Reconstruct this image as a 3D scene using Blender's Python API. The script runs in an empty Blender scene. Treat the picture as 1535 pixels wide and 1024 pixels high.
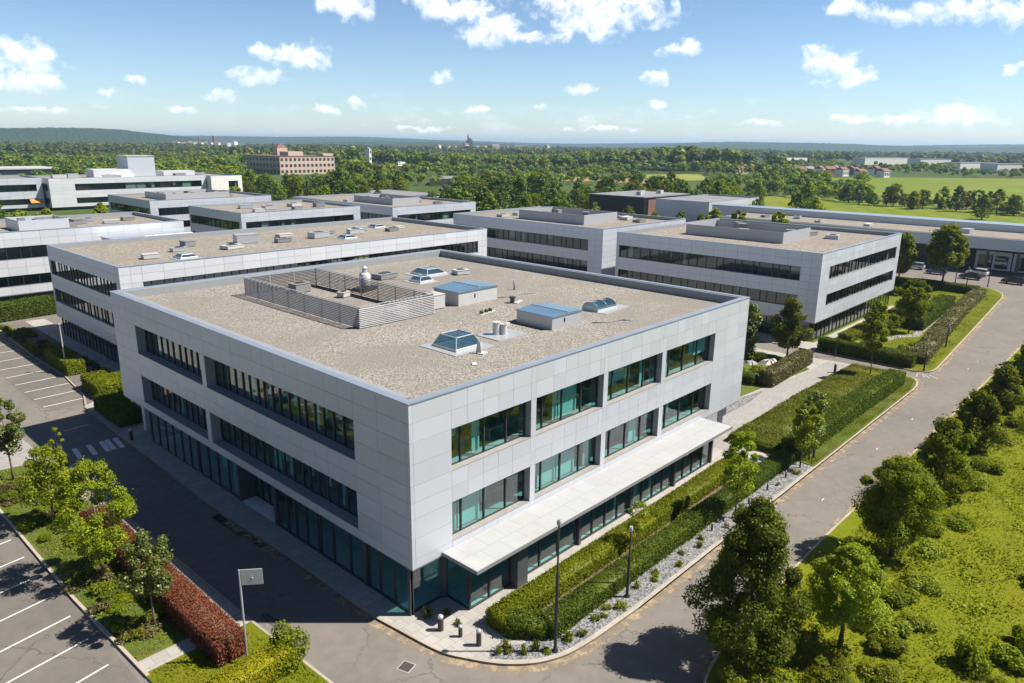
import bpy, math, random
import numpy as np
from mathutils import Vector, Matrix
R = math.radians
S = bpy.context.scene
COL = S.collection
random.seed(7)
rng = np.random.default_rng(11)

# ------------------------------------------------------------------ node / material helpers
class NT:
    def __init__(s, nt): s.nt = nt
    def n(s, t, **k):
        nd = s.nt.nodes.new('ShaderNode' + t)
        for a, v in k.items(): setattr(nd, a, v)
        return nd
    def set(s, sock, v):
        if isinstance(v, bpy.types.NodeSocket): s.nt.links.new(v, sock)
        elif isinstance(v, (tuple, list)) and len(v) == 3 and sock.type == 'RGBA': sock.default_value = (*v, 1)
        else: sock.default_value = v
    def math(s, op, a, b=0.0, c=0.0, clamp=False):
        nd = s.n('Math', operation=op); nd.use_clamp = clamp
        for i, v in enumerate((a, b, c)): s.set(nd.inputs[i], v)
        return nd.outputs[0]
    def vm(s, op, a, b=None):
        nd = s.n('VectorMath', operation=op); s.set(nd.inputs[0], a)
        if b is not None: s.set(nd.inputs[1], b)
        return nd.outputs['Value'] if op in ('DOT_PRODUCT', 'LENGTH') else nd.outputs[0]
    def mix(s, f, a, b):
        nd = s.n('Mix', data_type='RGBA'); s.set(nd.inputs[0], f); s.set(nd.inputs[6], a); s.set(nd.inputs[7], b)
        return nd.outputs[2]
    def noise(s, scale, detail=3, rough=.55, vec=None, out=0):
        nd = s.n('TexNoise'); nd.inputs['Scale'].default_value = scale; nd.inputs['Detail'].default_value = detail
        nd.inputs['Roughness'].default_value = rough
        if vec is not None: s.nt.links.new(vec, nd.inputs['Vector'])
        return nd.outputs[out]
    def ramp(s, f, stops):
        nd = s.n('ValToRGB'); s.set(nd.inputs[0], f); e = nd.color_ramp.elements
        while len(e) < len(stops): e.new(.5)
        for x, (p, c) in zip(e, stops):
            x.position = p; x.color = (*(c if isinstance(c, (tuple, list)) else (c, c, c)), 1)
        return nd.outputs[0]
    def step(s, v, a, b):
        nd = s.n('MapRange', interpolation_type='SMOOTHSTEP'); s.set(nd.inputs[0], v)
        s.set(nd.inputs[1], a); s.set(nd.inputs[2], b); return nd.outputs[0]

def material(name):
    m = bpy.data.materials.new(name); m.use_nodes = True
    nt = m.node_tree; nt.nodes.clear()
    t = NT(nt); out = t.n('OutputMaterial')
    return m, t, out
def principled(t, out, col, rough=.6, metal=0., spec=.5, normal=None):
    p = t.n('BsdfPrincipled'); t.set(p.inputs['Base Color'], col); t.set(p.inputs['Roughness'], rough)
    t.set(p.inputs['Metallic'], metal); t.set(p.inputs['Specular IOR Level'], spec)
    if normal is not None: t.set(p.inputs['Normal'], normal)
    t.nt.links.new(p.outputs[0], out.inputs[0]); return p
def pos(t): return t.n('NewGeometry').outputs['Position']
def opos(t): return t.n('TexCoord').outputs['Object']
def bump(t, h, strength=.4, dist=.02):
    b = t.n('Bump'); b.inputs['Strength'].default_value = strength; b.inputs['Distance'].default_value = dist
    t.set(b.inputs['Height'], h); return b.outputs[0]

def m_plain(name, col, rough=.5, metal=0., spec=.5, var=.06, sc=1.5):
    m, t, o = material(name)
    f = t.noise(sc, 4, .6, pos(t))
    c = t.mix(f, tuple(x * (1 - var * 2) for x in col), tuple(min(1, x * (1 + var * 2)) for x in col))
    principled(t, o, c, rough, metal, spec); return m
def m_panel(name, col, rough=.42):
    m, t, o = material(name)
    isl = t.n('NewGeometry').outputs['Random Per Island']
    mp = t.n('Mapping'); mp.inputs['Scale'].default_value = (1.6, 1.6, .18); t.nt.links.new(pos(t), mp.inputs[0])
    st = t.noise(1.2, 4, .6, mp.outputs[0])
    k = t.math('ADD', t.math('MULTIPLY', isl, .55), t.math('MULTIPLY', st, .45))
    c = t.mix(k, tuple(x * .95 for x in col), tuple(x * 1.04 for x in col))
    dr = t.noise(2.2, 5, .65, mp.outputs[0]); c = t.mix(t.math('MULTIPLY', t.step(dr, .56, .8), .22), c, tuple(x * .62 for x in col))
    p = principled(t, o, c, rough, .25, .5)
    t.set(p.inputs['Roughness'], t.math('ADD', rough - .06, t.math('MULTIPLY', isl, .12)))
    return m
def m_glass(name, tint, ior=2.1, rough=.015):
    m, t, o = material(name)
    tr = t.n('BsdfTransparent'); tr.inputs[0].default_value = (*tint, 1)
    gl = t.n('BsdfGlossy'); gl.inputs['Roughness'].default_value = rough; gl.inputs[0].default_value = (.92, .97, .97, 1)
    w = t.noise(.35, 2, .5, pos(t)); t.set(gl.inputs['Normal'], bump(t, w, .12, .05))
    f0 = ((ior - 1) / (ior + 1)) ** 2; lw = t.n('LayerWeight'); lw.inputs[0].default_value = .5
    fr = t.math('MULTIPLY_ADD', t.math('POWER', lw.outputs['Facing'], 4.), 1 - f0, f0)
    mx = t.n('MixShader'); t.nt.links.new(fr, mx.inputs[0])
    t.nt.links.new(tr.outputs[0], mx.inputs[1]); t.nt.links.new(gl.outputs[0], mx.inputs[2])
    t.nt.links.new(mx.outputs[0], o.inputs[0]); return m
def m_gravel(name, dark, light, cell=9., rough=.95, patch=.5):
    m, t, o = material(name)
    v = t.n('TexVoronoi'); v.inputs['Scale'].default_value = cell; t.nt.links.new(pos(t), v.inputs['Vector'])
    hs = t.n('SeparateColor'); t.nt.links.new(v.outputs['Color'], hs.inputs[0])
    f = t.noise(cell * .55, 5, .75, pos(t))
    big = t.noise(.12, 4, .6, pos(t))
    k = t.math('ADD', t.math('MULTIPLY', hs.outputs[0], .5), t.math('MULTIPLY', f, .5))
    k = t.step(k, .22, .82)
    c = t.mix(k, dark, light)
    lo = t.step(big, .3, .7)
    c = t.mix(t.math('MULTIPLY', lo, patch), c, tuple((a * .55 + b * .45) * .82 for a, b in zip(dark, light)))
    principled(t, o, c, rough, 0, .2, bump(t, t.math('ADD', v.outputs['Distance'], f), .6, .06)); return m
def m_asphalt(name, base, warm):
    m, t, o = material(name)
    P = pos(t)
    fine = t.noise(14, 3, .7, P); mid = t.noise(1.1, 5, .65, P); big = t.noise(.13, 4, .6, P)
    c = t.mix(t.step(big, .3, .7), base, warm)
    c = t.mix(t.math('MULTIPLY', t.step(mid, .45, .75), .45), c, tuple(x * 1.22 for x in warm))
    c = t.mix(t.math('MULTIPLY', t.step(mid, .5, .25), .35), c, tuple(x * .68 for x in base))
    c = t.mix(t.math('MULTIPLY', fine, .5), c, tuple(x * .75 for x in base))
    v = t.n('TexVoronoi', feature='DISTANCE_TO_EDGE'); v.inputs['Scale'].default_value = .16
    wv = t.n('VectorMath', operation='ADD'); t.nt.links.new(P, wv.inputs[0])
    wn = t.n('VectorMath', operation='SCALE'); wn.inputs['Scale'].default_value = 1.6
    t.nt.links.new(t.noise(.9, 4, .6, P, 1), wn.inputs[0]); t.nt.links.new(wn.outputs[0], wv.inputs[1])
    t.nt.links.new(wv.outputs[0], v.inputs['Vector'])
    crack = t.math('MULTIPLY', t.step(v.outputs['Distance'], .012, .002), t.step(big, .42, .6))
    c = t.mix(t.math('MULTIPLY', crack, .55), c, tuple(x * .35 for x in base))
    principled(t, o, c, .85, 0, .3, bump(t, fine, .25, .02)); return m
def m_paving(name, col, w=.8, h=.8, mortar=.018, var=.12):
    m, t, o = material(name)
    b = t.n('TexBrick'); b.offset = .5; b.inputs['Scale'].default_value = 1
    b.inputs['Brick Width'].default_value = w; b.inputs['Row Height'].default_value = h; b.inputs['Mortar Size'].default_value = mortar
    b.inputs['Color1'].default_value = (*[x * (1 - var) for x in col], 1); b.inputs['Color2'].default_value = (*[x * (1 + var) for x in col], 1)
    b.inputs['Mortar'].default_value = (*[x * .6 for x in col], 1)
    t.nt.links.new(pos(t), b.inputs['Vector'])
    big = t.noise(.5, 5, .65, pos(t)); fine = t.noise(9, 3, .7, pos(t))
    c = t.mix(t.math('MULTIPLY', t.step(big, .42, .75), .35), b.outputs[0], tuple(x * .66 for x in col))
    c = t.mix(t.math('MULTIPLY', fine, .25), c, tuple(x * 1.15 for x in col))
    principled(t, o, c, .85, 0, .3, bump(t, fine, .2, .02)); return m
def m_grass(name, a, b, c3, sc=1.0, stripes=0.):
    m, t, o = material(name); P = pos(t)
    big = t.noise(.07 * sc, 5, .65, P); mid = t.noise(.7 * sc, 5, .7, P); fine = t.noise(7 * sc, 4, .75, P)
    c = t.mix(t.step(big, .32, .68), a, b)
    c = t.mix(t.math('MULTIPLY', t.step(mid, .46, .74), .65), c, c3)
    c = t.mix(t.math('MULTIPLY', t.step(fine, .45, .75), .55), c, tuple(x * .5 for x in a))
    if stripes:
        w = t.n('TexWave'); w.inputs['Scale'].default_value = .035; w.inputs['Distortion'].default_value = 2.5; w.inputs['Detail Scale'].default_value = .6
        mp = t.n('Mapping'); mp.inputs['Rotation'].default_value = (0, 0, R(62)); t.nt.links.new(P, mp.inputs[0]); t.nt.links.new(mp.outputs[0], w.inputs['Vector'])
        c = t.mix(t.math('MULTIPLY', w.outputs['Fac'], stripes), c, tuple(x * .6 for x in a))
        pt = t.noise(.018, 4, .6, P); c = t.mix(t.math('MULTIPLY', t.step(pt, .45, .65), .4), c, (.20, .19, .03))
    principled(t, o, c, .95, 0, .15, bump(t, t.math('ADD', fine, mid), .7, .12)); return m
def m_leaf(name, cols, trans=.35, gloss=.12, objvar=.25):
    m, t, o = material(name)
    isl = t.n('NewGeometry').outputs['Random Per Island']
    orr = t.n('ObjectInfo').outputs['Random']
    c = t.ramp(isl, [(i / max(1, len(cols) - 1), x) for i, x in enumerate(cols)])
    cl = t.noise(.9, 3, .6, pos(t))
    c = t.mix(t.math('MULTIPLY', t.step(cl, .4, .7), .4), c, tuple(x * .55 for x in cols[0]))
    hs = t.n('HueSaturation'); t.nt.links.new(c, hs.inputs['Color'])
    t.set(hs.inputs['Hue'], t.math('ADD', .5 - .02 * objvar * 4 / 2, t.math('MULTIPLY', orr, .02 * objvar * 4)))
    t.set(hs.inputs['Value'], t.math('ADD', 1 - objvar, t.math('MULTIPLY', orr, 2 * objvar)))
    d = t.n('BsdfDiffuse'); tr = t.n('BsdfTranslucent'); g = t.n('BsdfGlossy'); g.inputs['Roughness'].default_value = .5
    t.nt.links.new(hs.outputs[0], d.inputs[0])
    yl = t.n('HueSaturation'); yl.inputs['Hue'].default_value = .485; yl.inputs['Value'].default_value = 1.25; yl.inputs['Saturation'].default_value = 1.1
    t.nt.links.new(hs.outputs[0], yl.inputs['Color']); t.nt.links.new(yl.outputs[0], tr.inputs[0])
    g.inputs[0].default_value = (.35, .4, .3, 1)
    m1 = t.n('MixShader'); m1.inputs[0].default_value = trans
    t.nt.links.new(d.outputs[0], m1.inputs[1]); t.nt.links.new(tr.outputs[0], m1.inputs[2])
    m2 = t.n('MixShader'); m2.inputs[0].default_value = gloss
    t.nt.links.new(m1.outputs[0], m2.inputs[1]); t.nt.links.new(g.outputs[0], m2.inputs[2])
    t.nt.links.new(m2.outputs[0], o.inputs[0]); return m
def m_brickwall(name, c1, c2, mort):
    m, t, o = material(name)
    f = t.noise(.4, 4, .6, pos(t)); g = t.noise(6, 3, .7, pos(t))
    c = t.mix(f, c1, c2); c = t.mix(t.math('MULTIPLY', g, .4), c, mort)
    principled(t, o, c, .9, 0, .2); return m

M = {}
M['panel'] = m_panel('aluminium_panel', (.505, .53, .578))
M['panel2'] = m_panel('aluminium_panel_pale', (.575, .59, .615), .5)
M['reveal'] = m_plain('grey_reveal', (.24, .25, .26), .5)
M['joint'] = m_plain('dark_joint', (.13, .135, .14), .8)
M['coping'] = m_plain('metal_coping', (.36, .41, .48), .38, .55, .5, .1, .8)
M['dark'] = m_plain('dark_frame', (.028, .032, .036), .4)
M['column'] = m_plain('dark_column', (.06, .065, .07), .45)
M['sill'] = m_plain('window_sill_metal', (.25, .24, .225), .5, 0, .5, .12, .7)
M['glass'] = m_glass('teal_glass', (.38, .72, .70), 2.2)
M['glassg'] = m_glass('grey_green_glass', (.42, .52, .5), 1.75)
M['glassb'] = m_glass('bronze_glass', (.40, .40, .38), 4.2)
M['skyglass'] = m_glass('skylight_glass', (.30, .44, .50), 2.3)
M['carpet'] = m_plain('office_floor', (.33, .36, .35), .9)
M['ceil'] = m_plain('office_ceiling', (.62, .62, .6), .9)
M['core'] = m_plain('office_wall', (.42, .43, .42), .9)
M['blind'] = m_plain('white_blind', (.66, .68, .66), .9)
M['desk'] = m_plain('desk_top', (.5, .48, .44), .6)
M['roof'] = m_gravel('roof_gravel', (.135, .122, .107), (.35, .32, .28), 9.5, .95, .85)
M['roof2'] = m_gravel('roof_gravel_far', (.17, .15, .125), (.30, .27, .23), 3.5, .95, .6)
M['gravel'] = m_gravel('grey_gravel', (.075, .075, .078), (.30, .295, .29), 10., .95, .25)
M['asphalt'] = m_asphalt('road_asphalt', (.144, .131, .117), (.186, .167, .143))
M['parking'] = m_asphalt('parking_asphalt', (.122, .110, .098), (.160, .143, .122))
M['paving'] = m_paving('concrete_paving', (.31, .295, .27))
M['pathp'] = m_paving('path_paving', (.27, .255, .24), .4, .2, .012)
M['kerb'] = m_paving('kerb_stone', (.33, .285, .225), 1.0, 50., .02)
M['white'] = m_plain('road_paint', (.58, .58, .56), .7, 0, .3, .16, 3)
M['canopy'] = m_paving('canopy_roof', (.335, .338, .342), 1.6, 1.5, .014, .03)
M['whitem'] = m_plain('white_metal', (.42, .42, .41), .45)
M['greym'] = m_plain('galvanised_metal', (.42, .44, .46), .4, .4)
M['louvre'] = m_plain('louvre_metal', (.20, .20, .205), .6, .1)
M['bluem'] = m_plain('blue_sheet_metal', (.17, .29, .40), .3, .5, .5, .15, .6)
M['blackm'] = m_plain('black_pole', (.02, .022, .025), .4)
M['soil'] = m_gravel('bare_soil', (.10, .065, .045), (.22, .16, .11), 6., .95, .4)
M['mulch'] = m_gravel('mulch', (.10, .085, .075), (.19, .165, .15), 6., .95, .4)
M['lawn'] = m_grass('lawn', (.10, .125, .004), (.14, .15, .006), (.07, .095, .005))
M['meadow'] = m_grass('meadow_grass_ground', (.125, .15, .004), (.165, .175, .005), (.09, .12, .004))
M['bed'] = m_grass('planted_bed', (.075, .12, .014), (.11, .135, .025), (.10, .075, .045), 1.4)
M['forestfloor'] = m_grass('woodland_floor', (.045, .075, .014), (.07, .10, .018), (.035, .055, .014), .12)
M['field'] = m_grass('field_grass', (.12, .165, .008), (.155, .19, .012), (.10, .14, .010), .05, .35)
M['field2'] = m_grass('field_yellow', (.19, .215, .035), (.22, .23, .05), (.15, .17, .03), .12)
M['ploughed'] = m_grass('ploughed_earth', (.26, .165, .085), (.30, .2, .1), (.22, .15, .07), .12)
M['bark'] = m_plain('bark', (.085, .062, .045), .95, 0, .2, .25, 8)
M['bark2'] = m_plain('pale_bark', (.16, .12, .09), .95, 0, .2, .25, 8)
M['stone'] = m_plain('pale_rock', (.38, .36, .33), .9, 0, .2, .2, 2)
M['iron'] = m_plain('cast_iron', (.07, .055, .045), .7, .3, .4, .3, 5)
M['brick'] = m_brickwall('pink_brick', (.43, .30, .235), (.49, .37, .30), (.58, .5, .43))
M['brickred'] = m_brickwall('red_brick', (.17, .085, .06), (.21, .11, .08), (.24, .15, .11))
M['redroof'] = m_plain('red_roof', (.17, .085, .07), .8, 0, .3, .2, .3)
M['greyroof'] = m_plain('grey_roof', (.19, .19, .20), .8, 0, .3, .2, .3)
M['blackwall'] = m_plain('black_cladding_and_shade', (.012, .017, .022), .35, 0, .5, .2, .5)  # the hall's black cladding, and painted shade under the long building's fascia
M['stucco'] = m_plain('white_render', (.66, .65, .62), .9, 0, .2, .06, .3)
M['dimwin'] = m_plain('dark_window', (.03, .04, .045), .15)
M['orange'] = m_plain('orange_awning', (.55, .20, .03), .7)
M['tyre'] = m_plain('tyre', (.015, .015, .015), .9)
M['L_lime'] = m_leaf('lime_leaves', [(.11, .165, .006), (.21, .26, .008), (.31, .32, .014)], .42, .04)
M['L_yellow'] = m_leaf('yellow_hedge_leaves', [(.13, .15, .006), (.23, .23, .008), (.32, .29, .012)], .38, .03, .05)
M['L_young'] = m_leaf('young_leaves', [(0.070, 0.120, 0.012), (0.140, 0.190, 0.014), (0.210, 0.230, 0.022)], .4)
M['L_dark'] = m_leaf('dark_leaves', [(.058, .096, .008), (.115, .155, .010), (.21, .235, .014)], .45, .03)
M['L_mid'] = m_leaf('green_leaves', [(.085, .135, .006), (.16, .205, .008), (.28, .29, .013)], .46, .02)
M['L_olive'] = m_leaf('olive_leaves', [(.08, .10, .010), (.12, .135, .014), (.17, .17, .02)], .34, .03)
M['L_hedge'] = m_leaf('hedge_leaves', [(.085, .115, .004), (.155, .18, .006), (.22, .23, .010)], .34, .03, .05)
M['L_hedged'] = m_leaf('dark_hedge_leaves', [(.038, .068, .008), (.072, .108, .010), (.12, .155, .013)], .34, .03, .05)
M['L_red'] = m_leaf('copper_hedge_leaves', [(0.077, 0.022, 0.015), (0.165, 0.050, 0.029), (0.264, 0.105, 0.050)], .3, .03, .05)
M['L_brown'] = m_leaf('brown_hedge_leaves', [(0.070, 0.055, 0.022), (0.120, 0.095, 0.030), (0.150, 0.140, 0.030)], .3, .1, .05)
M['L_grass'] = m_leaf('grass_blades', [(.125, .15, .004), (.155, .17, .005), (.19, .195, .008)], .42, .005, .05)
M['L_far'] = m_leaf('woodland_leaves', [(0.045, 0.087, 0.018), (0.090, 0.150, 0.021), (0.158, 0.217, 0.027)], .25, .04, .3)
M['L_far2'] = m_leaf('light_woodland_leaves', [(0.077, 0.133, 0.017), (0.140, 0.210, 0.020), (0.238, 0.294, 0.028)], .28, .04, .25)

# ------------------------------------------------------------------ mesh helpers
class MB:
    def __init__(s): s.v, s.f, s.m = [], [], []
    def face(s, pts, mat=0):
        i = len(s.v); s.v += [tuple(p) for p in pts]; s.f.append(tuple(range(i, i + len(pts)))); s.m.append(mat)
    def hexa(s, c, mat=0):       # 8 corners: bottom 4, top 4
        i = len(s.v); s.v += [tuple(p) for p in c]
        for q in ((0, 3, 2, 1), (4, 5, 6, 7), (0, 1, 5, 4), (1, 2, 6, 5), (2, 3, 7, 6), (3, 0, 4, 7)):
            s.f.append(tuple(i + a for a in q)); s.m.append(mat)
    def box(s, x0, x1, y0, y1, z0, z1, mat=0):
        s.hexa([(x0, y0, z0), (x1, y0, z0), (x1, y1, z0), (x0, y1, z0), (x0, y0, z1), (x1, y0, z1), (x1, y1, z1), (x0, y1, z1)], mat)
    def fbox(s, F, u0, u1, d0, d1, z0, z1, mat=0):
        O, U, N = F
        P = lambda u, d, z: (O[0] + U[0] * u + N[0] * d, O[1] + U[1] * u + N[1] * d, z)
        s.hexa([P(u0, d0, z0), P(u1, d0, z0), P(u1, d1, z0), P(u0, d1, z0), P(u0, d0, z1), P(u1, d0, z1), P(u1, d1, z1), P(u0, d1, z1)], mat)
    def rbox(s, cx, cy, ang, lx, ly, z0, z1, mat=0, taper=1.):
        c, n = math.cos(ang), math.sin(ang); q = []
        for z, k in ((z0, 1.), (z1, taper)):
            for a, b in ((-1, -1), (1, -1), (1, 1), (-1, 1)):
                x, y = a * lx / 2 * k, b * ly / 2 * k; q.append((cx + x * c - y * n, cy + x * n + y * c, z))
        s.hexa(q, mat)
    def tube(s, pts, rad, n=8, mat=0, cap=True):
        pts = [Vector(p) for p in pts]; i0 = len(s.v)
        for k, p in enumerate(pts):
            d = (pts[min(k + 1, len(pts) - 1)] - pts[max(k - 1, 0)]).normalized()
            a = d.orthogonal().normalized() if abs(d.z) < .95 else Vector((1, 0, 0)).cross(d).normalized()
            b = d.cross(a); r = rad[k] if isinstance(rad, (list, tuple)) else rad
            for j in range(n):
                w = 2 * math.pi * j / n; s.v.append(tuple(p + (a * math.cos(w) + b * math.sin(w)) * r))
        for k in range(len(pts) - 1):
            for j in range(n):
                s.f.append((i0 + k * n + j, i0 + k * n + (j + 1) % n, i0 + (k + 1) * n + (j + 1) % n, i0 + (k + 1) * n + j)); s.m.append(mat)
        if cap:
            s.f.append(tuple(i0 + j for j in range(n))[::-1]); s.m.append(mat)
            e = i0 + (len(pts) - 1) * n; s.f.append(tuple(e + j for j in range(n))); s.m.append(mat)
    def prism(s, poly, z0, z1, mat=0, side=None):
        n = len(poly); side = mat if side is None else side
        s.face([(x, y, z1) for x, y in poly], mat)
        for i in range(n):
            a, b = poly[i], poly[(i + 1) % n]
            s.face([(a[0], a[1], z0), (b[0], b[1], z0), (b[0], b[1], z1), (a[0], a[1], z1)], side)
    def lathe(s, cx, cy, prof, n=12, mat=0):
        s.tube([(cx, cy, z) for r, z in prof], [r for r, z in prof], n, mat)
    def build(s, name, mats, parent=None, org=(0, 0, 0), smooth=False):
        me = bpy.data.meshes.new(name)
        o_ = org
        me.from_pydata([(x - o_[0], y - o_[1], z - o_[2]) for x, y, z in s.v], [], s.f)
        if not isinstance(mats, (list, tuple)): mats = [mats]
        for m in mats: me.materials.append(m)
        me.polygons.foreach_set('material_index', s.m)
        if smooth: me.polygons.foreach_set('use_smooth', [True] * len(s.f))
        me.update()
        o = bpy.data.objects.new(name, me); COL.objects.link(o)
        if parent is not None: o.parent = parent
        else: o.location = o_
        return o

def quads_mesh(name, V, mats, midx=None, parent=None, loc=None, extra=None):
    """V: (N,4,3) array of quads -> one mesh"""
    me = bpy.data.meshes.new(name); n = len(V)
    ev, ef, em = extra if extra else ([], [], [])
    nv = n * 4 + len(ev)
    me.vertices.add(nv)
    allv = V.reshape(-1, 3)
    if len(ev): allv = np.vstack([allv, np.array(ev, float).reshape(-1, 3)])
    me.vertices.foreach_set('co', allv.astype(np.float32).ravel())
    loops = list(); ls = np.arange(n) * 4; tot = np.full(n, 4)
    lv = np.arange(n * 4)
    if len(ef):
        el = [len(f) for f in ef]
        ls = np.concatenate([ls, n * 4 + np.concatenate([[0], np.cumsum(el)[:-1]])]); tot = np.concatenate([tot, el])
        lv = np.concatenate([lv, np.concatenate([np.array(f) + n * 4 for f in ef])])
    me.loops.add(len(lv)); me.loops.foreach_set('vertex_index', lv.astype(np.int32))
    me.polygons.add(len(ls)); me.polygons.foreach_set('loop_start', ls.astype(np.int32)); me.polygons.foreach_set('loop_total', tot.astype(np.int32))
    if not isinstance(mats, (list, tuple)): mats = [mats]
    for m in mats: me.materials.append(m)
    mi = np.zeros(n, int) if midx is None else midx
    if len(ef): mi = np.concatenate([mi, np.array(em)])
    me.polygons.foreach_set('material_index', mi.astype(np.int32))
    me.update(calc_edges=True)
    o = bpy.data.objects.new(name, me); COL.objects.link(o)
    if parent is not None: o.parent = parent
    if loc is not None: o.location = loc
    return o

def tag(o, label=None, cat=None, group=None, kind=None):
    if label: o['label'] = label
    if cat: o['category'] = cat
    if group: o['group'] = group
    if kind: o['kind'] = kind
    return o
def thing(name, label, cat, loc, group=None, rz=0.):
    o = bpy.data.objects.new(name, None); COL.objects.link(o); o.location = loc; o.rotation_euler = (0, 0, rz)
    o.empty_display_size = .5
    return tag(o, label, cat, group)
def struct(o): o['kind'] = 'structure'; return o
def copy_tree(o, parent=None):
    c = o.copy(); COL.objects.link(c)
    if parent is not None: c.parent = parent
    for ch in list(o.children): copy_tree(ch, c)
    return c

# ------------------------------------------------------------------ foliage
def unit(v): return v / np.maximum(np.linalg.norm(v, axis=-1, keepdims=True), 1e-9)
def cards(P, Nn, size, g, aspect=.75, shape=True):
    """leaf cards at points P with normals Nn"""
    n = len(P); Nn = unit(Nn)
    a = unit(np.cross(Nn, g.normal(size=(n, 3)))); b = np.cross(Nn, a)
    s = (np.full(n, size) if np.isscalar(size) else size) * g.uniform(.4, .85, n)
    a = a * s[:, None]; b = b * (s * aspect)[:, None]
    fold = Nn * (s * .18)[:, None]
    return np.stack([P - a, P - b * .9 + fold, P + a, P + b * .9 + fold * .6], 1) * 1.0
def crown_pts(g, clumps, per, r, flat=.85, jit=.5):
    per = int(per * 2.1)
    """clumps: (k,3) centres, r: (k,) radii"""
    k = len(clumps); idx = np.repeat(np.arange(k), per)
    d = unit(g.normal(size=(k * per, 3)))
    rad = r[idx] * (g.uniform(.25, 1., k * per) ** .45)
    P = clumps[idx] + d * rad[:, None] * np.array([1, 1, flat])
    Nn = d * .75 + np.array([0, 0, .55]) + g.normal(size=(k * per, 3)) * jit
    return P, Nn
def envelope(kind, t):
    if kind == 'round': return math.sqrt(max(0, 1 - (2 * t - 1) ** 2)) ** .8
    if kind == 'pear': return min(1, (t / .28) ** .6) * (1 - t) ** .62 * 1.35 if t < 1 else 0
    if kind == 'cone': return min(1, (t / .15) ** .7) * (1 - t) ** .85 * 1.15
    if kind == 'dome': return min(1, (t / .2) ** .5) * math.sqrt(max(0, 1 - t ** 2.2))
    if kind == 'vase': return (.35 + .65 * min(1, t / .6)) * (1 if t < .8 else max(0, 1 - ((t - .8) / .22) ** 2)) 
    return 1
def make_tree(name, seed, H, Rr, clear, kind, nclump, per, leaf, cr, lmat, bark, trunk_r, merged=False, lean=.0, spread=.55):
    """returns Empty-less tuple (trunk MB, crown quads)"""
    g = np.random.default_rng(seed); rr = random.Random(seed)
    C = []
    for i in range(nclump):
        t = (i + rr.random()) / nclump
        e = envelope(kind, t) * max(.3, Rr - .5 * cr)
        a = i * 2.39996 + rr.uniform(-.5, .5)
        rad = e * (rr.uniform(.12, 1.) ** spread) * rr.uniform(.8, 1.0)
        C.append((math.cos(a) * rad + lean * t * H, math.sin(a) * rad, clear + t * (H - clear) * .97))
    C = np.array(C); rad = cr * g.uniform(.55, 1.25, nclump) * np.clip(1.15 - .5 * (C[:, 2] - clear) / (H - clear), .5, 1.2)
    P, Nn = crown_pts(g, C, per, rad)
    # stray twigs
    k = max(10, len(P) // 25); id2 = g.integers(0, nclump, k)
    dd = unit(g.normal(size=(k, 3)) + np.array([0, 0, .4])); P2 = C[id2] + dd * (rad[id2] * g.uniform(1., 1.5, k))[:, None]
    P = np.vstack([P, P2]); Nn = np.vstack([Nn, dd + g.normal(size=(k, 3)) * .6])
    keep = P[:, 2] > clear * .75; P, Nn = P[keep], Nn[keep]
    Q = cards(P, Nn, leaf, g)
    b = MB(); ns = 8 if not merged else 5
    tp = [(0, 0, -.15)]; rs = [trunk_r * 1.35]
    top = clear + (H - clear) * .8
    for i in range(1, 6):
        t = i / 5; tp.append((rr.uniform(-.05, .05) * H * .12 + lean * t * H * .8, rr.uniform(-.05, .05) * H * .12, top * t)); rs.append(trunk_r * (1 - .85 * t))
    b.tube(tp, rs, ns)
    nl = min(nclump, 16 if not merged else 5)
    for i in rr.sample(range(nclump), nl):
        c = C[i]; z0 = max(clear * .85, c[2] - abs(rr.uniform(.3, .6)) * math.hypot(c[0], c[1]) - .2)
        z0 = min(z0, top * .95); f = z0 / top
        x0, y0 = lean * f * H * .8, 0
        mid = ((x0 + c[0]) / 2 + rr.uniform(-.1, .1), (y0 + c[1]) / 2 + rr.uniform(-.1, .1), z0 * .45 + c[2] * .55)
        b.tube([(x0, y0, z0), mid, tuple(c)], [trunk_r * (1 - .8 * f) * .5, trunk_r * .25, trunk_r * .1], 5 if not merged else 3, 0, False)
    return b, Q
def tree(name, label, cat, loc, seed, H, Rr, clear, kind, nclump, per, leaf, cr, lmat, bark='bark', trunk_r=.1, group=None, rz=0., **k):
    b, Q = make_tree(name, seed, H, Rr, clear, kind, nclump, per, leaf, cr, lmat, bark, trunk_r, **k)
    t = thing(name, label, cat, loc, group, rz)
    b.build('trunk', M[bark], t, smooth=True)
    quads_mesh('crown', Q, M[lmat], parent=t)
    return t
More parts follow.
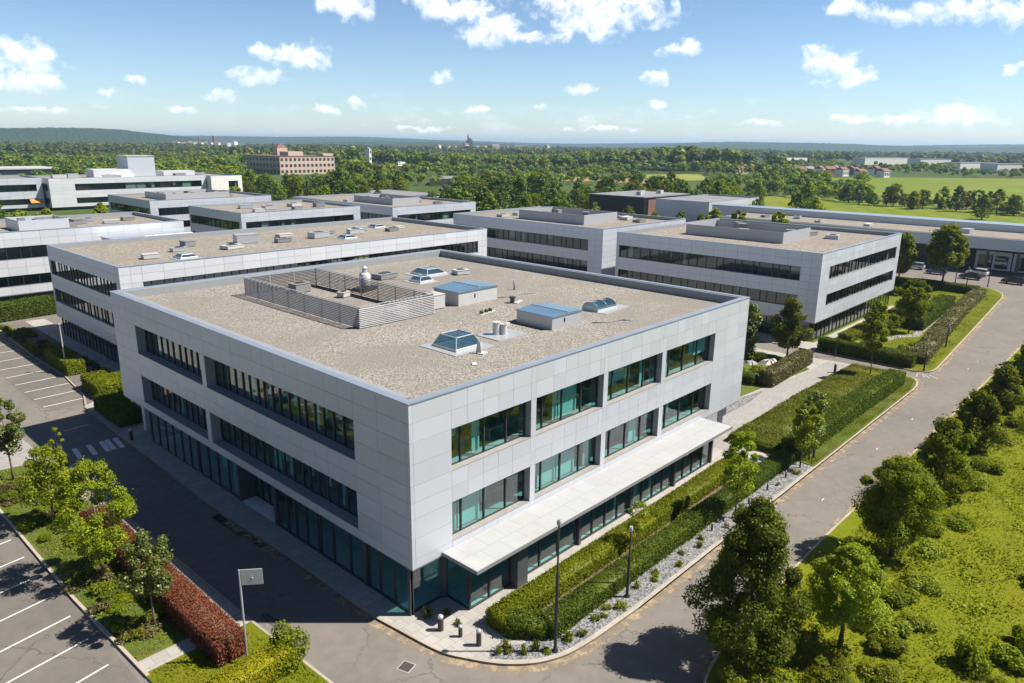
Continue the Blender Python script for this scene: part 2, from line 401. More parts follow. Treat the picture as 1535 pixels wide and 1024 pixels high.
def hedge(name, label, poly_pts, width, h, z0, lmat, dens=55, leaf=.11, seed=1, group=None, cat='hedge', rough=.04, hvar=.04):
    """clipped hedge following a polyline: solid twiggy core + leaf cards on every face"""
    g = np.random.default_rng(seed); pts = [np.array(p, float) for p in poly_pts]
    org = (pts[0][0], pts[0][1], z0); b = MB(); Ps, Ns = [], []
    for i in range(len(pts) - 1):
        p, q = pts[i], pts[i + 1]; L = np.linalg.norm(q - p); d = (q - p) / L; nrm = np.array([-d[1], d[0]])
        a = math.atan2(d[1], d[0]); c = (p + q) / 2
        b.rbox(c[0], c[1], a, L + width * .9 - .14, width - .14, z0 - .02, z0 + h - .08 - .004 * i)
        w = width / 2
        L2 = L + width * .9
        for kind, area in (('top', L2 * width), ('s1', L2 * h), ('s2', L2 * h), ('e1', width * h), ('e2', width * h)):
            n = int(area * dens * 2.2); u = g.uniform(-L2 / 2, L2 / 2, n); v = g.uniform(-w, w, n); z = g.uniform(0, h, n); off = g.normal(0, rough, n)
            if kind == 'top': z = h + off + hvar * np.sin(u * 1.7 + seed) * .6 + hvar * np.sin(u * .63); N3 = np.tile([0, 0, 1.], (n, 1))
            elif kind == 's1': v = w + off; N3 = np.tile([nrm[0], nrm[1], .25], (n, 1))
            elif kind == 's2': v = -w + off; N3 = np.tile([-nrm[0], -nrm[1], .25], (n, 1))
            else:
                s = 1 if kind == 'e1' else -1; u = np.full(n, s * L2 / 2) + off; N3 = np.tile([d[0] * s, d[1] * s, .25], (n, 1))
            # rounded shoulder
            sh = np.clip((np.abs(v) - (w - .18)) / .18, 0, 1.2); z = np.where(z > h - .25, z - sh * .09, z)
            xy = c[None] + u[:, None] * d[None] + v[:, None] * nrm[None]
            Ps.append(np.column_stack([xy, z + z0])); Ns.append(N3 + g.normal(size=(n, 3)) * .55)
    P = np.vstack(Ps); N3 = np.vstack(Ns); Q = cards(P, N3, leaf, g) - np.array(org)
    ev = [(x - org[0], y - org[1], z - org[2]) for x, y, z in b.v]
    o = quads_mesh(name, Q, [M[lmat]], loc=org, extra=(ev, b.f, b.m))
    return tag(o, label, cat, group)
def shrub_quads(seed, r, h, n, leaf, k=7):
    g = np.random.default_rng(seed); C = np.column_stack([g.uniform(-.6, .6, k) * r, g.uniform(-.6, .6, k) * r, g.uniform(.2, .75, k) * h])
    P, Nn = crown_pts(g, C, n // k, np.full(k, .5 * r) * g.uniform(.6, 1.2, k), .8 * h / max(r, .1) if h < r else .9)
    P[:, 2] = np.abs(P[:, 2]); return cards(P, Nn, leaf, g)
def inpoly(x, y, poly):
    x = np.asarray(x); y = np.asarray(y); c = np.zeros(x.shape, bool); n = len(poly); j = n - 1
    for i in range(n):
        xi, yi = poly[i]; xj, yj = poly[j]
        c ^= ((yi > y) != (yj > y)) & (x < (xj - xi) * (y - yi) / ((yj - yi) if yj != yi else 1e-9) + xi); j = i
    return c
def tufts(name, label, poly, n, size, z, lmat, seed, holes=(), tall=1., zfn=None):
    """uncountable low growth over a polygon: one stuff object"""
    g = np.random.default_rng(seed); xs = [p[0] for p in poly]; ys = [p[1] for p in poly]
    X = g.uniform(min(xs), max(xs), n * 3); Y = g.uniform(min(ys), max(ys), n * 3)
    k = inpoly(X, Y, poly)
    for h in holes: k &= ~inpoly(X, Y, h)
    X, Y = X[k][:n], Y[k][:n]; n = len(X)
    # clumpy density
    dn = np.sin(X * .9 + 1.3 * np.sin(Y * .7)) * np.sin(Y * 1.1 + 1.7 * np.sin(X * .5))
    sc = size * (1 + .45 * dn) * g.uniform(.6, 1.4, n)
    P = np.column_stack([X, Y, np.full(n, z) + sc * .45 * tall])
    Nn = g.normal(size=(n, 3)) * np.array([.8, .8, .3]) + np.array([0, 0, 1.1])
    Q = cards(P, Nn, sc * .8, g, .6)
    o = quads_mesh(name, Q, M[lmat]); tag(o, label, 'grass', kind='stuff'); return o

# ------------------------------------------------------------------ setting: ground, roads, kerbed islands
def sheet(name, poly, z, mat):
    b = MB(); b.face([(x, y, z) for x, y in poly]); return struct(b.build(name, M[mat]))
def slab(name, poly, z1, mat, side='kerb', z0=-.02):
    b = MB(); b.prism(poly, z0, z1, 0, 1); return struct(b.build(name, [M[mat], M[side]]))
def kerb(name, line, z1=.135, w=.16, z0=-.02):
    b = MB()
    for i in range(len(line) - 1):
        (x0, y0), (x1, y1) = line[i], line[i + 1]; d = Vector((x1 - x0, y1 - y0)); d.normalize(); n = Vector((-d.y, d.x)) * w
        b.hexa([(x0, y0, z0), (x1, y1, z0), (x1 + n.x, y1 + n.y, z0), (x0 + n.x, y0 + n.y, z0), (x0, y0, z1), (x1, y1, z1), (x1 + n.x, y1 + n.y, z1), (x0 + n.x, y0 + n.y, z1)])
    return struct(b.build(name, M['kerb']))
def smooth_line(pts, n=6):
    out = []; P = [pts[0]] + list(pts) + [pts[-1]]
    for i in range(1, len(P) - 2):
        p0, p1, p2, p3 = [np.array(q, float) for q in P[i - 1:i + 3]]
        for k in range(n):
            t = k / n; out.append(tuple(.5 * (2 * p1 + (p2 - p0) * t + (2 * p0 - 5 * p1 + 4 * p2 - p3) * t * t + (3 * p1 - p0 - 3 * p2 + p3) * t ** 3)))
    out.append(tuple(pts[-1])); return out

ground_b = MB(); RG = 14000
ground_b.face([(-RG, -RG, -.05), (RG, -RG, -.05), (RG, RG, -.05), (-RG, RG, -.05)])
struct(ground_b.build('ground', M['forestfloor']))
sheet('road', [(-70, -60), (200, -60), (200, 180), (-70, 180)], -.012, 'asphalt')
sheet('parking_lot', [(-60, -8), (-13.1, -8), (-13.1, 44), (-60, 44)], -.008, 'parking')
sheet('upper_parking_lot', [(-4.1, 54.5), (.9, 54.5), (.9, 100), (-4.1, 100)], -.008, 'parking')

HZ = .12
KA = smooth_line([(-1.0, 52.5), (-1.36, 41.6), (-1.55, 32), (-1.75, 24), (-1.78, 20), (-1.56, 14), (-1.48, 8), (-1.41, 2.8), (-1.15, 0), (-.75, -3), (-.04, -4.7), (1.1, -6.5), (2.8, -7.9), (5.2, -8.6), (10.4, -8.9)], 5)
KA += [(x, -8.9) for x in (20, 30, 40, 50, 60, 68)] + smooth_line([(70, -8.8), (72.2, -8.3), (73.4, -7.2), (73.8, -5)], 5) + [(73.6, 2.5), (72.6, 7), (71.5, 30)]
island = KA + [(71.5, 60), (8, 60), (-1, 53)]
slab('pavement', island, HZ, 'paving'); kerb('kerb', KA, HZ + .012)
# path between the building and the lawn
sheet('path', [(41.9, -4.9), (41.9, .3), (55, .3), (66.8, .0), (72.9, -.3), (73.3, 2.9), (67.6, 2.8), (50.5, 4.3), (41.9, 4.3), (36.2, .4), (36.2, -2.8), (38.4, -3)], HZ + .006, 'pathp')
GR = smooth_line([(.75, -5.5), (1.7, -6.6), (3.1, -7.7), (5.4, -8.3), (10.4, -8.6)], 4) + [(20, -8.62), (39.2, -8.62), (38.6, -6.2), (20, -6.2), (5.6, -6.4), (4.5, -6.6), (2.8, -5.9), (1.5, -4.9)]
sheet('gravel_strip', GR, HZ + .006, 'gravel')
sheet('soil_strip', [(4.2, -6.0), (36, -6.0), (36, -4.4), (4.2, -4.4)], HZ + .006, 'soil')
LW = [(38.5, -8.72), (68, -8.72)] + smooth_line([(70, -8.6), (72.0, -8.1), (73.1, -7.1), (73.5, -5)], 4) + [(73.35, -.5), (66.8, -.1), (55, .2), (42, .25), (38.5, -.1)]
slab('lawn', LW, HZ + .06, 'bed', 'bed', .1)
# garden between the main block and its right-hand neighbour
slab('garden_lawn', [(43, 4.5), (50.5, 4.7), (67.5, 3.1), (70.6, 6.5), (70.6, 13), (62, 15), (43, 15)], HZ + .05, 'bed', 'bed', .1)
sheet('gravel_bed', [(41.3, 3.0), (50.3, 3.0), (55.5, 3.6), (50.6, 4.6), (41.3, 4.6)], HZ + .012, 'gravel')
# island of the far office block
KF = [(76.6, 34), (76.9, 8), (77.0, 4.2), (76.7, -4)] + smooth_line([(76.6, -6.6), (77.6, -8.3), (80, -8.6)], 4) + [(100, -7.5), (120, -6.35), (141, -5.1)] + smooth_line([(145, -4.4), (149.5, -1.8), (151, 2.5), (151.8, 8)], 5) + [(152.5, 30)]
slab('far_island', KF + [(152.5, 48), (76.6, 48)], HZ, 'lawn'); kerb('far_kerb', KF, HZ + .012, .2)
sheet('forecourt', [(76.9, 6.2), (84, 6.3), (84, 7.8), (81, 7.8), (81, 43), (77, 43)], HZ + .006, 'paving')
sheet('terrace', [(84, 6.7), (117, 6.7), (117, 7.9), (84, 7.9)], HZ + .006, 'paving')
sheet('garden_path', [(84, 3.2), (89, .8), (94, -.6), (96, -2.2), (104, -1.6), (116, -1.5), (116, -.6), (104, -.7), (97, -1.0), (95, .3), (90, 1.9), (85, 4.2)], HZ + .006, 'pathp')
# left planting strip
KL = [(-13.2, 50), (-13.25, 32), (-13.15, 17), (-12.75, 6.6)]
KR = [(-6.15, -12), (-6.2, -1), (-6.35, 3), (-6.55, 7.5), (-6.7, 17), (-6.8, 24), (-6.6, 35), (-6.6, 38.5)]
slab('planting_strip', [(-12.75, 8.1), (-6.6, 8.1), (-6.72, 17), (-6.82, 24), (-6.62, 35), (-6.62, 38.5), (-9.6, 41), (-13.2, 41.5), (-13.25, 32), (-13.15, 17)], HZ, 'bed')
slab('lower_bed', [(-12.75, 6.9), (-12.2, -6), (-11, -14), (-6.17, -14), (-6.22, -1), (-6.37, 3), (-6.52, 6.9)], HZ, 'lawn')
slab('walkway', [(-12.75, 6.92), (-6.54, 6.92), (-6.6, 8.08), (-12.75, 8.08)], HZ, 'paving')
sheet('side_pavement', [(-8.15, 8.12), (-6.72, 8.12), (-6.88, 17), (-6.98, 24), (-6.78, 35), (-6.78, 38), (-8.1, 38)], HZ + .006, 'paving')
kerb('strip_kerb', KL, HZ + .03, .18); kerb('road_kerb', KR, HZ + .012, -.16 + .32)
sheet('side_yard', [(-60, 41.7), (-13.2, 41.7), (-9.6, 41.2), (-7.6, 39.6), (-8.3, 57), (-14, 75), (-60, 75)], -.004, 'pathp')
# bed in front of the long left block
KB = [(1.6, 100), (.85, 78), (1.0, 66), (.2, 57), (-.9, 52.8)]
slab('long_bed', [(1.6, 100), (.85, 78), (1.0, 66), (.2, 57), (-.9, 53.1), (8, 60.2), (8.2, 100)], HZ, 'mulch'); kerb('bed_kerb', KB, HZ + .02)
sheet('mown_edge', [(1.7, 99), (1.05, 78), (1.15, 75), (2.6, 75), (3.0, 88), (3.4, 99)], HZ + .006, 'lawn')
sheet('glass_pavement', [(5.7, 100), (5.3, 62), (8.3, 62), (8.3, 100)], HZ + .006, 'paving')
# verge on the far side of the right-hand road
KV = smooth_line([(2, -22), (4.5, -16.8), (8.6, -14.6), (16, -14.15), (25, -13.9), (35, -14.0)], 5) + [(60, -14.25), (103, -14.3), (145, -14.3)]
slab('verge', KV[::-1] + [(2, -60), (145, -60)], .1, 'meadow'); kerb('verge_kerb', KV, .112, -.16)
# fields beyond the campus
sheet('near_field', [(206, -60), (325, -60), (352, -20), (362, 26), (393, 98), (398, 162), (330, 128), (250, 108), (206, 60)], -.03, 'field')
sheet('far_field', [(372, 26), (362, -30), (520, -80), (880, 40), (838, 100), (742, 194), (631, 236), (560, 190), (440, 120), (404, 96)], -.03, 'field')
sheet('strip_field', [(480, 284), (536, 271), (648, 339), (578, 366)], -.03, 'field2')
sheet('ploughed_field', [(426, 345), (452, 257), (508, 317), (476, 398)], -.03, 'ploughed')
sheet('left_field', [(330, 560), (360, 545), (430, 600), (400, 640)], -.03, 'field2')
sheet('clearing', [(238, 190), (262, 178), (285, 196), (262, 214)], -.03, 'field')
FIELDS = [[(200, -40), (200, 62), (250, 110), (330, 130), (402, 168), (398, 98), (360, 22), (325, -40)],
          [(360, 20), (330, -60), (510, -90), (890, 30), (838, 100), (742, 194), (631, 236), (560, 190), (440, 120), (404, 96), (392, 92)],
          [(480, 284), (536, 271), (648, 339), (578, 366)], [(426, 345), (452, 257), (508, 317), (476, 398)], [(330, 560), (360, 545), (430, 600), (400, 640)],
          [(238, 190), (262, 178), (285, 196), (262, 214)]]

def m_worn(name, col, sc, lo, hi):
    m, t, o = material(name); f = t.step(t.noise(sc, 5, .7, pos(t)), lo, hi)
    dd = t.n('BsdfDiffuse'); dd.inputs[0].default_value = (*col, 1); tr = t.n('BsdfTransparent'); mx = t.n('MixShader')
    t.nt.links.new(f, mx.inputs[0]); t.nt.links.new(tr.outputs[0], mx.inputs[1]); t.nt.links.new(dd.outputs[0], mx.inputs[2]); t.nt.links.new(mx.outputs[0], o.inputs[0]); return m
M['sand'] = m_worn('gutter_sand', (.30, .235, .16), 1.3, .36, .62); M['stainm'] = m_worn('dark_stain', (.03, .03, .032), 1.2, .34, .5); M['repairm'] = m_plain('asphalt_repair', (.085, .078, .074), .9, 0, .2, .15, 2)
def ribbon(name, line, w, z, mat):
    b = MB()
    for i in range(len(line) - 1):
        (x0, y0), (x1, y1) = line[i], line[i + 1]; d = Vector((x1 - x0, y1 - y0)); d.normalize(); n = Vector((d.y, -d.x)) * w
        b.face([(x0, y0, z), (x1, y1, z), (x1 + n.x, y1 + n.y, z), (x0 + n.x, y0 + n.y, z)])
    return struct(b.build(name, M[mat]))
ribbon('gutter_sand', KA[20:], .55, -.006, 'sand'); ribbon('gutter_sand', KF, .5, -.006, 'sand'); ribbon('gutter_sand', KV, -.35, -.0065, 'sand')
sheet('stain', [(-2.5, 20.8), (-1.85, 20.9), (-1.62, 14.2), (-2.0, 13.6), (-2.3, 17)], -.0068, 'stainm')
sheet('asphalt_repair', [(-6.0, 7.2), (-5.5, 7.2), (-5.2, 2.9), (-5.85, 2.9)], -.007, 'repairm')

# painted markings
pk = MB()
for y in (6.2, 9.2, 12.3, 15.3, 18.3, 21.4, 24.6, 27.8, 31, 34.2, 37.4):
    x0, x1 = -13.7, -19.2; dy = -1.05; a = math.atan2(dy, x1 - x0)
    pk.rbox((x0 + x1) / 2, y + dy / 2, a, 5.5, .11, -.0075, -.0035)
struct(pk.build('parking_lines', M['white']))
pk = MB()
for y in (56.3, 59.6, 63, 66.6, 70.4, 74.4, 78.6, 83, 87.4): pk.rbox(-1.6, y, 0.03, 4.6, .12, -.0075, -.0035)
pk.rbox(-3.4, 47.5, .1, 2.4, .12, -.0115, -.0075)
struct(pk.build('upper_parking_lines', M['white']))
pk = MB()
for x in (-1.95, -2.65, -3.15, -4.25, -5.45): pk.rbox(x, 40.7, R(84), 2.9, .42, -.0115, -.0075)
struct(pk.build('zebra_crossing', M['white']))
pk = MB()
for i in (0, 2, 3, 5): pk.rbox(75.3 + .12 * i, -7.4 - .34 * i, R(8 + 9 * i), 1.5, .06, -.0115, -.0085)
for x in (17, 19.5, 33, 47, 58, 83, 88): pk.rbox(x, -11.6 + .1 * (x % 3), 0.05, .5, .06, -.0115, -.0095)
struct(pk.build('road_marks', M['white']))

# ------------------------------------------------------------------ buildings
ROWS = [3.5, 4.1, 5.4, 6.7, 7.72, 8.75, 10.08, 11.4, 12.55, 13.7]
def frameF(side, x0, x1, y0, y1):
    if side == 'S': return ((x0, y0), (1, 0), (0, -1)), x1 - x0
    if side == 'W': return ((x0, y0), (0, 1), (-1, 0)), y1 - y0
    if side == 'E': return ((x1, y0), (0, 1), (1, 0)), y1 - y0
    return ((x0, y1), (1, 0), (0, 1)), x1 - x0
def wall(root, org, F, L, cols, rows, openings, depth, mats, side, gap=.017, seed=3):
    """cladding of separate panels in front of a wall with openings cut in it"""
    rr = random.Random(seed); b = MB()
    O, U, N = F; cols = sorted(set(cols)); rows = sorted(set(rows))
    inop = lambda u, z: any(a < u < c and d < z < e for a, c, d, e in openings)
    P = lambda u, d, z: (O[0] + U[0] * u + N[0] * d, O[1] + U[1] * u + N[1] * d, z)
    for i in range(len(cols) - 1):
        for j in range(len(rows) - 1):
            u0, u1, z0, z1 = cols[i], cols[i + 1], rows[j], rows[j + 1]
            if inop((u0 + u1) / 2, (z0 + z1) / 2): continue
            g = gap / 2; t = [rr.uniform(-.004, .004) for _ in range(4)]
            q = [P(u0 + g, t[0], z0 + g), P(u1 - g, t[1], z0 + g), P(u1 - g, t[2], z1 - g), P(u0 + g, t[0] + t[2] - t[1], z1 - g)]
            b.face(q, 0)
            k = [P(u0 + g, -.026, z0 + g), P(u1 - g, -.026, z0 + g), P(u1 - g, -.026, z1 - g), P(u0 + g, -.026, z1 - g)]
            for e in range(4): b.face([q[e], k[e], k[(e + 1) % 4], q[(e + 1) % 4]], 0)
    ea, eb = (.03, L - .03) if side in 'SN' else (depth, L - depth)
    for j in range(len(rows) - 1):
        z0, z1 = rows[j], rows[j + 1]; run = None; segs = []
        for i in range(len(cols) - 1):
            u0, u1 = max(cols[i], ea), min(cols[i + 1], eb)
            if u1 <= u0: continue
            if inop((cols[i] + cols[i + 1]) / 2, (z0 + z1) / 2):
                if run: segs.append(run); run = None
            else: run = (run[0] if run else u0, u1)
        if run: segs.append(run)
        for u0, u1 in segs: b.fbox(F, u0, u1, -depth, -.03, z0, z1, 1)
    return b.build('wall', mats, root, org)
def window(root, org, F, u0, u1, z0, z1, depth, mull, glass='glass', fw=.07, blinds=0, seed=0, sillm='sill', rail=None, name='window', sill=True):
    rr = random.Random(seed); b = MB(); d0, d1 = -depth, -depth + .12
    b.fbox(F, u0, u1, d0, d1, z0, z0 + fw, 0); b.fbox(F, u0, u1, d0, d1, z1 - fw, z1, 0)
    us = [u0] + list(mull) + [u1]
    for k, u in enumerate(us):
        a = max(u0, u - fw * .5 if 0 < k < len(us) - 1 else (u if k == 0 else u - fw))
        b.fbox(F, a, a + fw, d0 - .002, d1 + .02, z0 + fw, z1 - fw, 0)
    if rail: b.fbox(F, u0, u1, d0 - .001, d1 - .02, rail, rail + .05, 0)
    w = b.build(name, M['dark'], root, org)
    p = MB(); dm = -depth + .05
    O, U, N = F; P = lambda u, d, z: (O[0] + U[0] * u + N[0] * d, O[1] + U[1] * u + N[1] * d, z)
    for k in range(len(us) - 1):
        t = rr.uniform(-.006, .006)
        p.face([P(us[k] + fw * .5, dm + t, z0 + fw), P(us[k + 1] - fw * .5, dm - t, z0 + fw), P(us[k + 1] - fw * .5, dm - t, z1 - fw), P(us[k] + fw * .5, dm + t, z1 - fw)])
    p.build('pane', M[glass], w, (0, 0, 0) if False else org)
    if sill:
        s = MB(); s.fbox(F, u0 + .002, u1 - .002, -depth + .122, .012, z0 - .001, z0 + .045); s.build('sill', M[sillm], w, org)
    if blinds:
        c = MB(); n = 0
        for k in range(len(us) - 1):
            if rr.random() < blinds:
                a, e = us[k] + .06, us[k + 1] - .06; m = a + (e - a) * rr.choice([.25, .35, .5, 1.])
                zz = z0 + .1 if rr.random() < .6 else z0 + (z1 - z0) * rr.uniform(.3, .7)
                if rr.random() < .5: a, m = e - (m - a), e
                c.fbox(F, a, m, -depth - .30, -depth - .26, zz, z1 - .08); n += 1
        if n: c.build('blind', M['blind'], w, org)
    return w
def divide(u0, u1, step, jitter=0, rr=random):
    n = max(1, round((u1 - u0) / step)); return [u0 + (u1 - u0) * (i + (rr.uniform(-jitter, jitter))) / n for i in range(1, n)]
def roof_parts(root, org, x0, x1, y0, y1, T, depth, rmat, drop=.75, cw=.5, inner='reveal'):
    b = MB(); b.box(x0 + depth - .02, x1 - depth + .02, y0 + depth - .02, y1 - depth + .02, T - drop - .4, T - drop); b.build('roof', M[rmat], root, org)
    c = MB(); o = .045
    c.box(x0 - o, x1 + o, y0 - o, y0 + cw, T, T + .07); c.box(x0 - o, x1 + o, y1 - cw, y1 + o, T, T + .07)
    c.box(x0 - o, x0 + cw, y0 + cw, y1 - cw, T, T + .069); c.box(x1 - cw, x1 + o, y0 + cw, y1 - cw, T, T + .069)
    c.build('coping', M['coping'], root, org)

# ---- the near office block
X1, Y1, T = 41.26, 43.6, 13.7
org = (0, 0, 0)
main = thing('office_building', 'large silver panelled three storey office block in the foreground with gravel roof and white canopy', 'office building', org)
FS, LS = frameF('S', 0, X1, 0, Y1); FW, LW_ = frameF('W', 0, X1, 0, Y1); FE, LE = frameF('E', 0, X1, 0, Y1); FN, LN = frameF('N', 0, X1, 0, Y1)
g4 = [(3.15, 10.2), (10.72, 18.2), (18.75, 26.2), (26.8, 34.98)]
BU, BL = (8.75, 11.4), (4.1, 6.7)
opS = [(a, b, *z) for a, b in g4 for z in (BU, BL)]
colS = [0, .26, 3.15] + [3.15 + (34.98 - 3.15) * i / 24 for i in range(1, 24)] + [34.98, 37.2, 39.4, 41.26]
colS = [c for c in colS if not any(abs(c - e) < .45 and c != e for a, b in g4 for e in (a, b))] + [e for ab in g4 for e in ab]
wm = [M['panel'], M['reveal']]
wall(main, org, FS, LS, colS, ROWS, opS, .7, wm, 'S')
gW = [(5.25, 24.9), (25.6, 38.45)]
opW = [(a, b, *z) for a, b in gW for z in (BU, BL)]
colW = [0, .3, 2.9, 5.25] + [5.25 + (24.9 - 5.25) * i / 13 for i in range(1, 13)] + [24.9, 25.6] + [25.6 + 12.85 * i / 8 for i in range(1, 8)] + [38.45, 40.2, 42, 43.6]
wall(main, org, FW, LW_, colW, ROWS, opW, 1.0, wm, 'W')
pl = [i * 2.2 for i in range(0, 19)] + [X1]
wall(main, org, FE, LE, [i * 2.18 for i in range(20)] + [Y1], ROWS, [], .7, wm, 'E')
wall(main, org, FN, LN, pl, ROWS, [], .7, wm, 'N')
for gi, (a, b) in enumerate(g4):
    for fi, (z0, z1) in enumerate((BU, BL)):
        L = b - a; mu = [a + L * f for f in ((.17, .455, .74) if gi % 2 == 0 else (.16, .44, .73))]
        window(main, org, FS, a, b, z0, z1, .62, mu, 'glass', .09, .55, gi * 7 + fi)
for gi, (a, b) in enumerate(gW):
    for fi, (z0, z1) in enumerate((BU, BL)):
        mu = divide(a, b, 1.12, .12, random.Random(5 + gi))
        window(main, org, FW, a, b, z0, z1, .9, mu, 'glass', .11, .4, 40 + gi * 7 + fi, 'reveal')
roof_parts(main, org, 0, X1, 0, Y1, T, .7, 'roof', .75, .46)
# soffit, floor slabs, core walls
b = MB(); b.box(.04, X1 - .04, .04, Y1 - .04, 3.40, 3.62); b.build('soffit', M['reveal'], main, org)
for z in (3.98, 8.5):
    b = MB(); b.box(1.05, X1 - .75, .75, Y1 - .75, z - .14, z + .12); b.build('floor_slab', M['carpet'], main, org)
for z in (8.1, 12.2):
    b = MB(); b.box(1.06, X1 - .76, .76, Y1 - .76, z, z + .12); b.build('ceiling', M['ceil'], main, org)
b = MB(); b.box(8.5, X1 - 6, 7.5, Y1 - 6, .1, 12.1); b.build('core_wall', M['core'], main, org)
rr = random.Random(9); b = MB()
for z in (4.1, 8.62):
    for x in [3.4 + 2.4 * i for i in range(14)]:
        b.box(x, x + 1.5, 1.9, 2.7, z + .68, z + .73); b.box(x + .1, x + .16, 1.95, 2.65, z, z + .68); b.box(x + 1.34, x + 1.4, 1.95, 2.65, z, z + .68)
        if rr.random() < .6: b.box(x + .4, x + .95, 2.25, 2.3, z + .74, z + 1.15, 1)
    for y in [6 + 2.6 * i for i in range(12)]:
        b.box(2.3, 3.1, y, y + 1.5, z + .68, z + .73); b.box(2.35, 3.05, y + .1, y + .16, z, z + .68); b.box(2.35, 3.05, y + 1.34, y + 1.4, z, z + .68)
    for x, y in [(3 + 7.6 * i, 5.4) for i in range(5)] + [(5.4, 8 + 7.5 * i) for i in range(4)]:
        b.box(x, x + .5, y, y + .5, z, z + 3.4, 2)
b.build('desk_row', [M['desk'], M['dimwin'], M['core']], main, org)
# ground floor: floor, left glazing with entrance recess, right glazed bay under the canopy
b = MB(); b.box(.3, 36, .7, 38.4, .1, .16); b.box(3.05, 32.7, -1.5, .7, .1, .16); b.build('ground_floor', M['ceil'], main, org)
GW0 = ((.28, .0), (0, 1), (-1, 0))
def shopfront(F, u0, u1, z0, z1, mull, seed, fw=.1, rail=None, glass='glass', blinds=0.): return window(main, org, F, u0, u1, z0, z1, .1, mull, glass, fw, blinds, seed, 'sill', rail, 'shopfront', False)
for k, (u0, u1) in enumerate(((.5, 5.0), (5.12, 10.2), (10.32, 15.9), (21.5, 28.4), (28.52, 38.4))):
    shopfront(GW0, u0, u1, .13, 3.4, divide(u0, u1, 1.55, .1, random.Random(k)), 60 + k, .11, None, 'glass', .12)
GWR = ((1.5, .0), (0, 1), (-1, 0)); shopfront(GWR, 16.2, 21.3, .13, 3.4, divide(16.2, 21.3, 1.1), 70, .12)
for q in ((.2, 1.6, 15.92, 16.18, .12, 3.4), (.18, 1.6, 21.3, 21.48, .12, 3.4), (.16, .6, 4.9, 5.14, .12, 3.398)):
    b = MB(); b.box(*q); b.build('entrance_reveal', M['column'], main, org)
GS0 = ((.0, .62), (1, 0), (0, -1)); shopfront(GS0, .4, 2.9, .13, 3.4, [], 71, .1)
for q in ((.18, .42, .5, .74, .12, 3.398), (2.7, 2.98, .42, .72, .12, 3.399)):
    b = MB(); b.box(*q); b.build('corner_post', M['column'], main, org)
GE = ((3.0, -1.6), (0, 1), (-1, 0)); shopfront(GE, .05, 2.1, .13, 3.4, [], 72, .1)
GS1 = ((0, -1.6), (1, 0), (0, -1))
for k, (u0, u1) in enumerate(((3.0, 6.6), (7.6, 13.5), (13.75, 19.9), (20.15, 26.3), (26.55, 32.7))):
    shopfront(GS1, u0, u1, .13, 3.4, divide(u0, u1, 1.75, .07, random.Random(k + 3)), 80 + k, .12, None, 'glass', .3)
for u in (13.5, 19.9, 26.3):
    b = MB(); b.box(u + .002, u + .248, -1.82, -1.45, .12, 3.42); b.build('column', M['column'], main, org)
b = MB(); b.box(6.62, 7.58, -2.25, -1.45, .12, 3.42); b.build('entrance_portal', M['column'], main, org)
b = MB(); b.box(32.72, 32.95, -1.72, .5, .12, 3.42); b.build('end_wall', M['column'], main, org)
b = MB(); b.box(2.3, 33.7, -3.0, -.02, 3.54, 3.72, 0); c_ = b.build('canopy', M['canopy'], main, org)
b = MB(); b.box(2.28, 33.72, -3.04, -3.0, 3.5, 3.735); b.box(2.26, 2.3, -3.0, -.02, 3.5, 3.735); b.box(33.7, 33.74, -3.0, -.02, 3.5, 3.735); b.build('canopy_edge', M['louvre'], c_, org)
for x in (32.9, 33.3): pass
for q in ((39.6, 40.2, .8, 1.4, .1, 3.41), (.9, 1.5, 41.4, 42.0, .1, 3.41), (39.6, 40.2, 20, 20.6, .1, 3.41)):
    b = MB(); b.box(*q); b.build('pillar', M['panel2'], main, org)
b = MB()
for i in range(9): b.box(2.6 + 3.4 * i, 2.61 + 3.4 * i, -.016, -.002, 3.75, 4.08)
del b

b = MB(); b.box(3.6, 32, 2.6, 2.75, .16, 3.3); b.build('brightening_wall', M['blind'], main, org)  # white inner wall added to brighten the glass under the canopy
b = MB(); b.box(4.2, 4.35, 3.2, 15.5, .16, 3.3); b.box(4.2, 4.35, 22.5, 37.5, .16, 3.3); b.build('brightening_wall', M['blind'], main, org)  # white inner walls added to brighten the left ground floor glazing

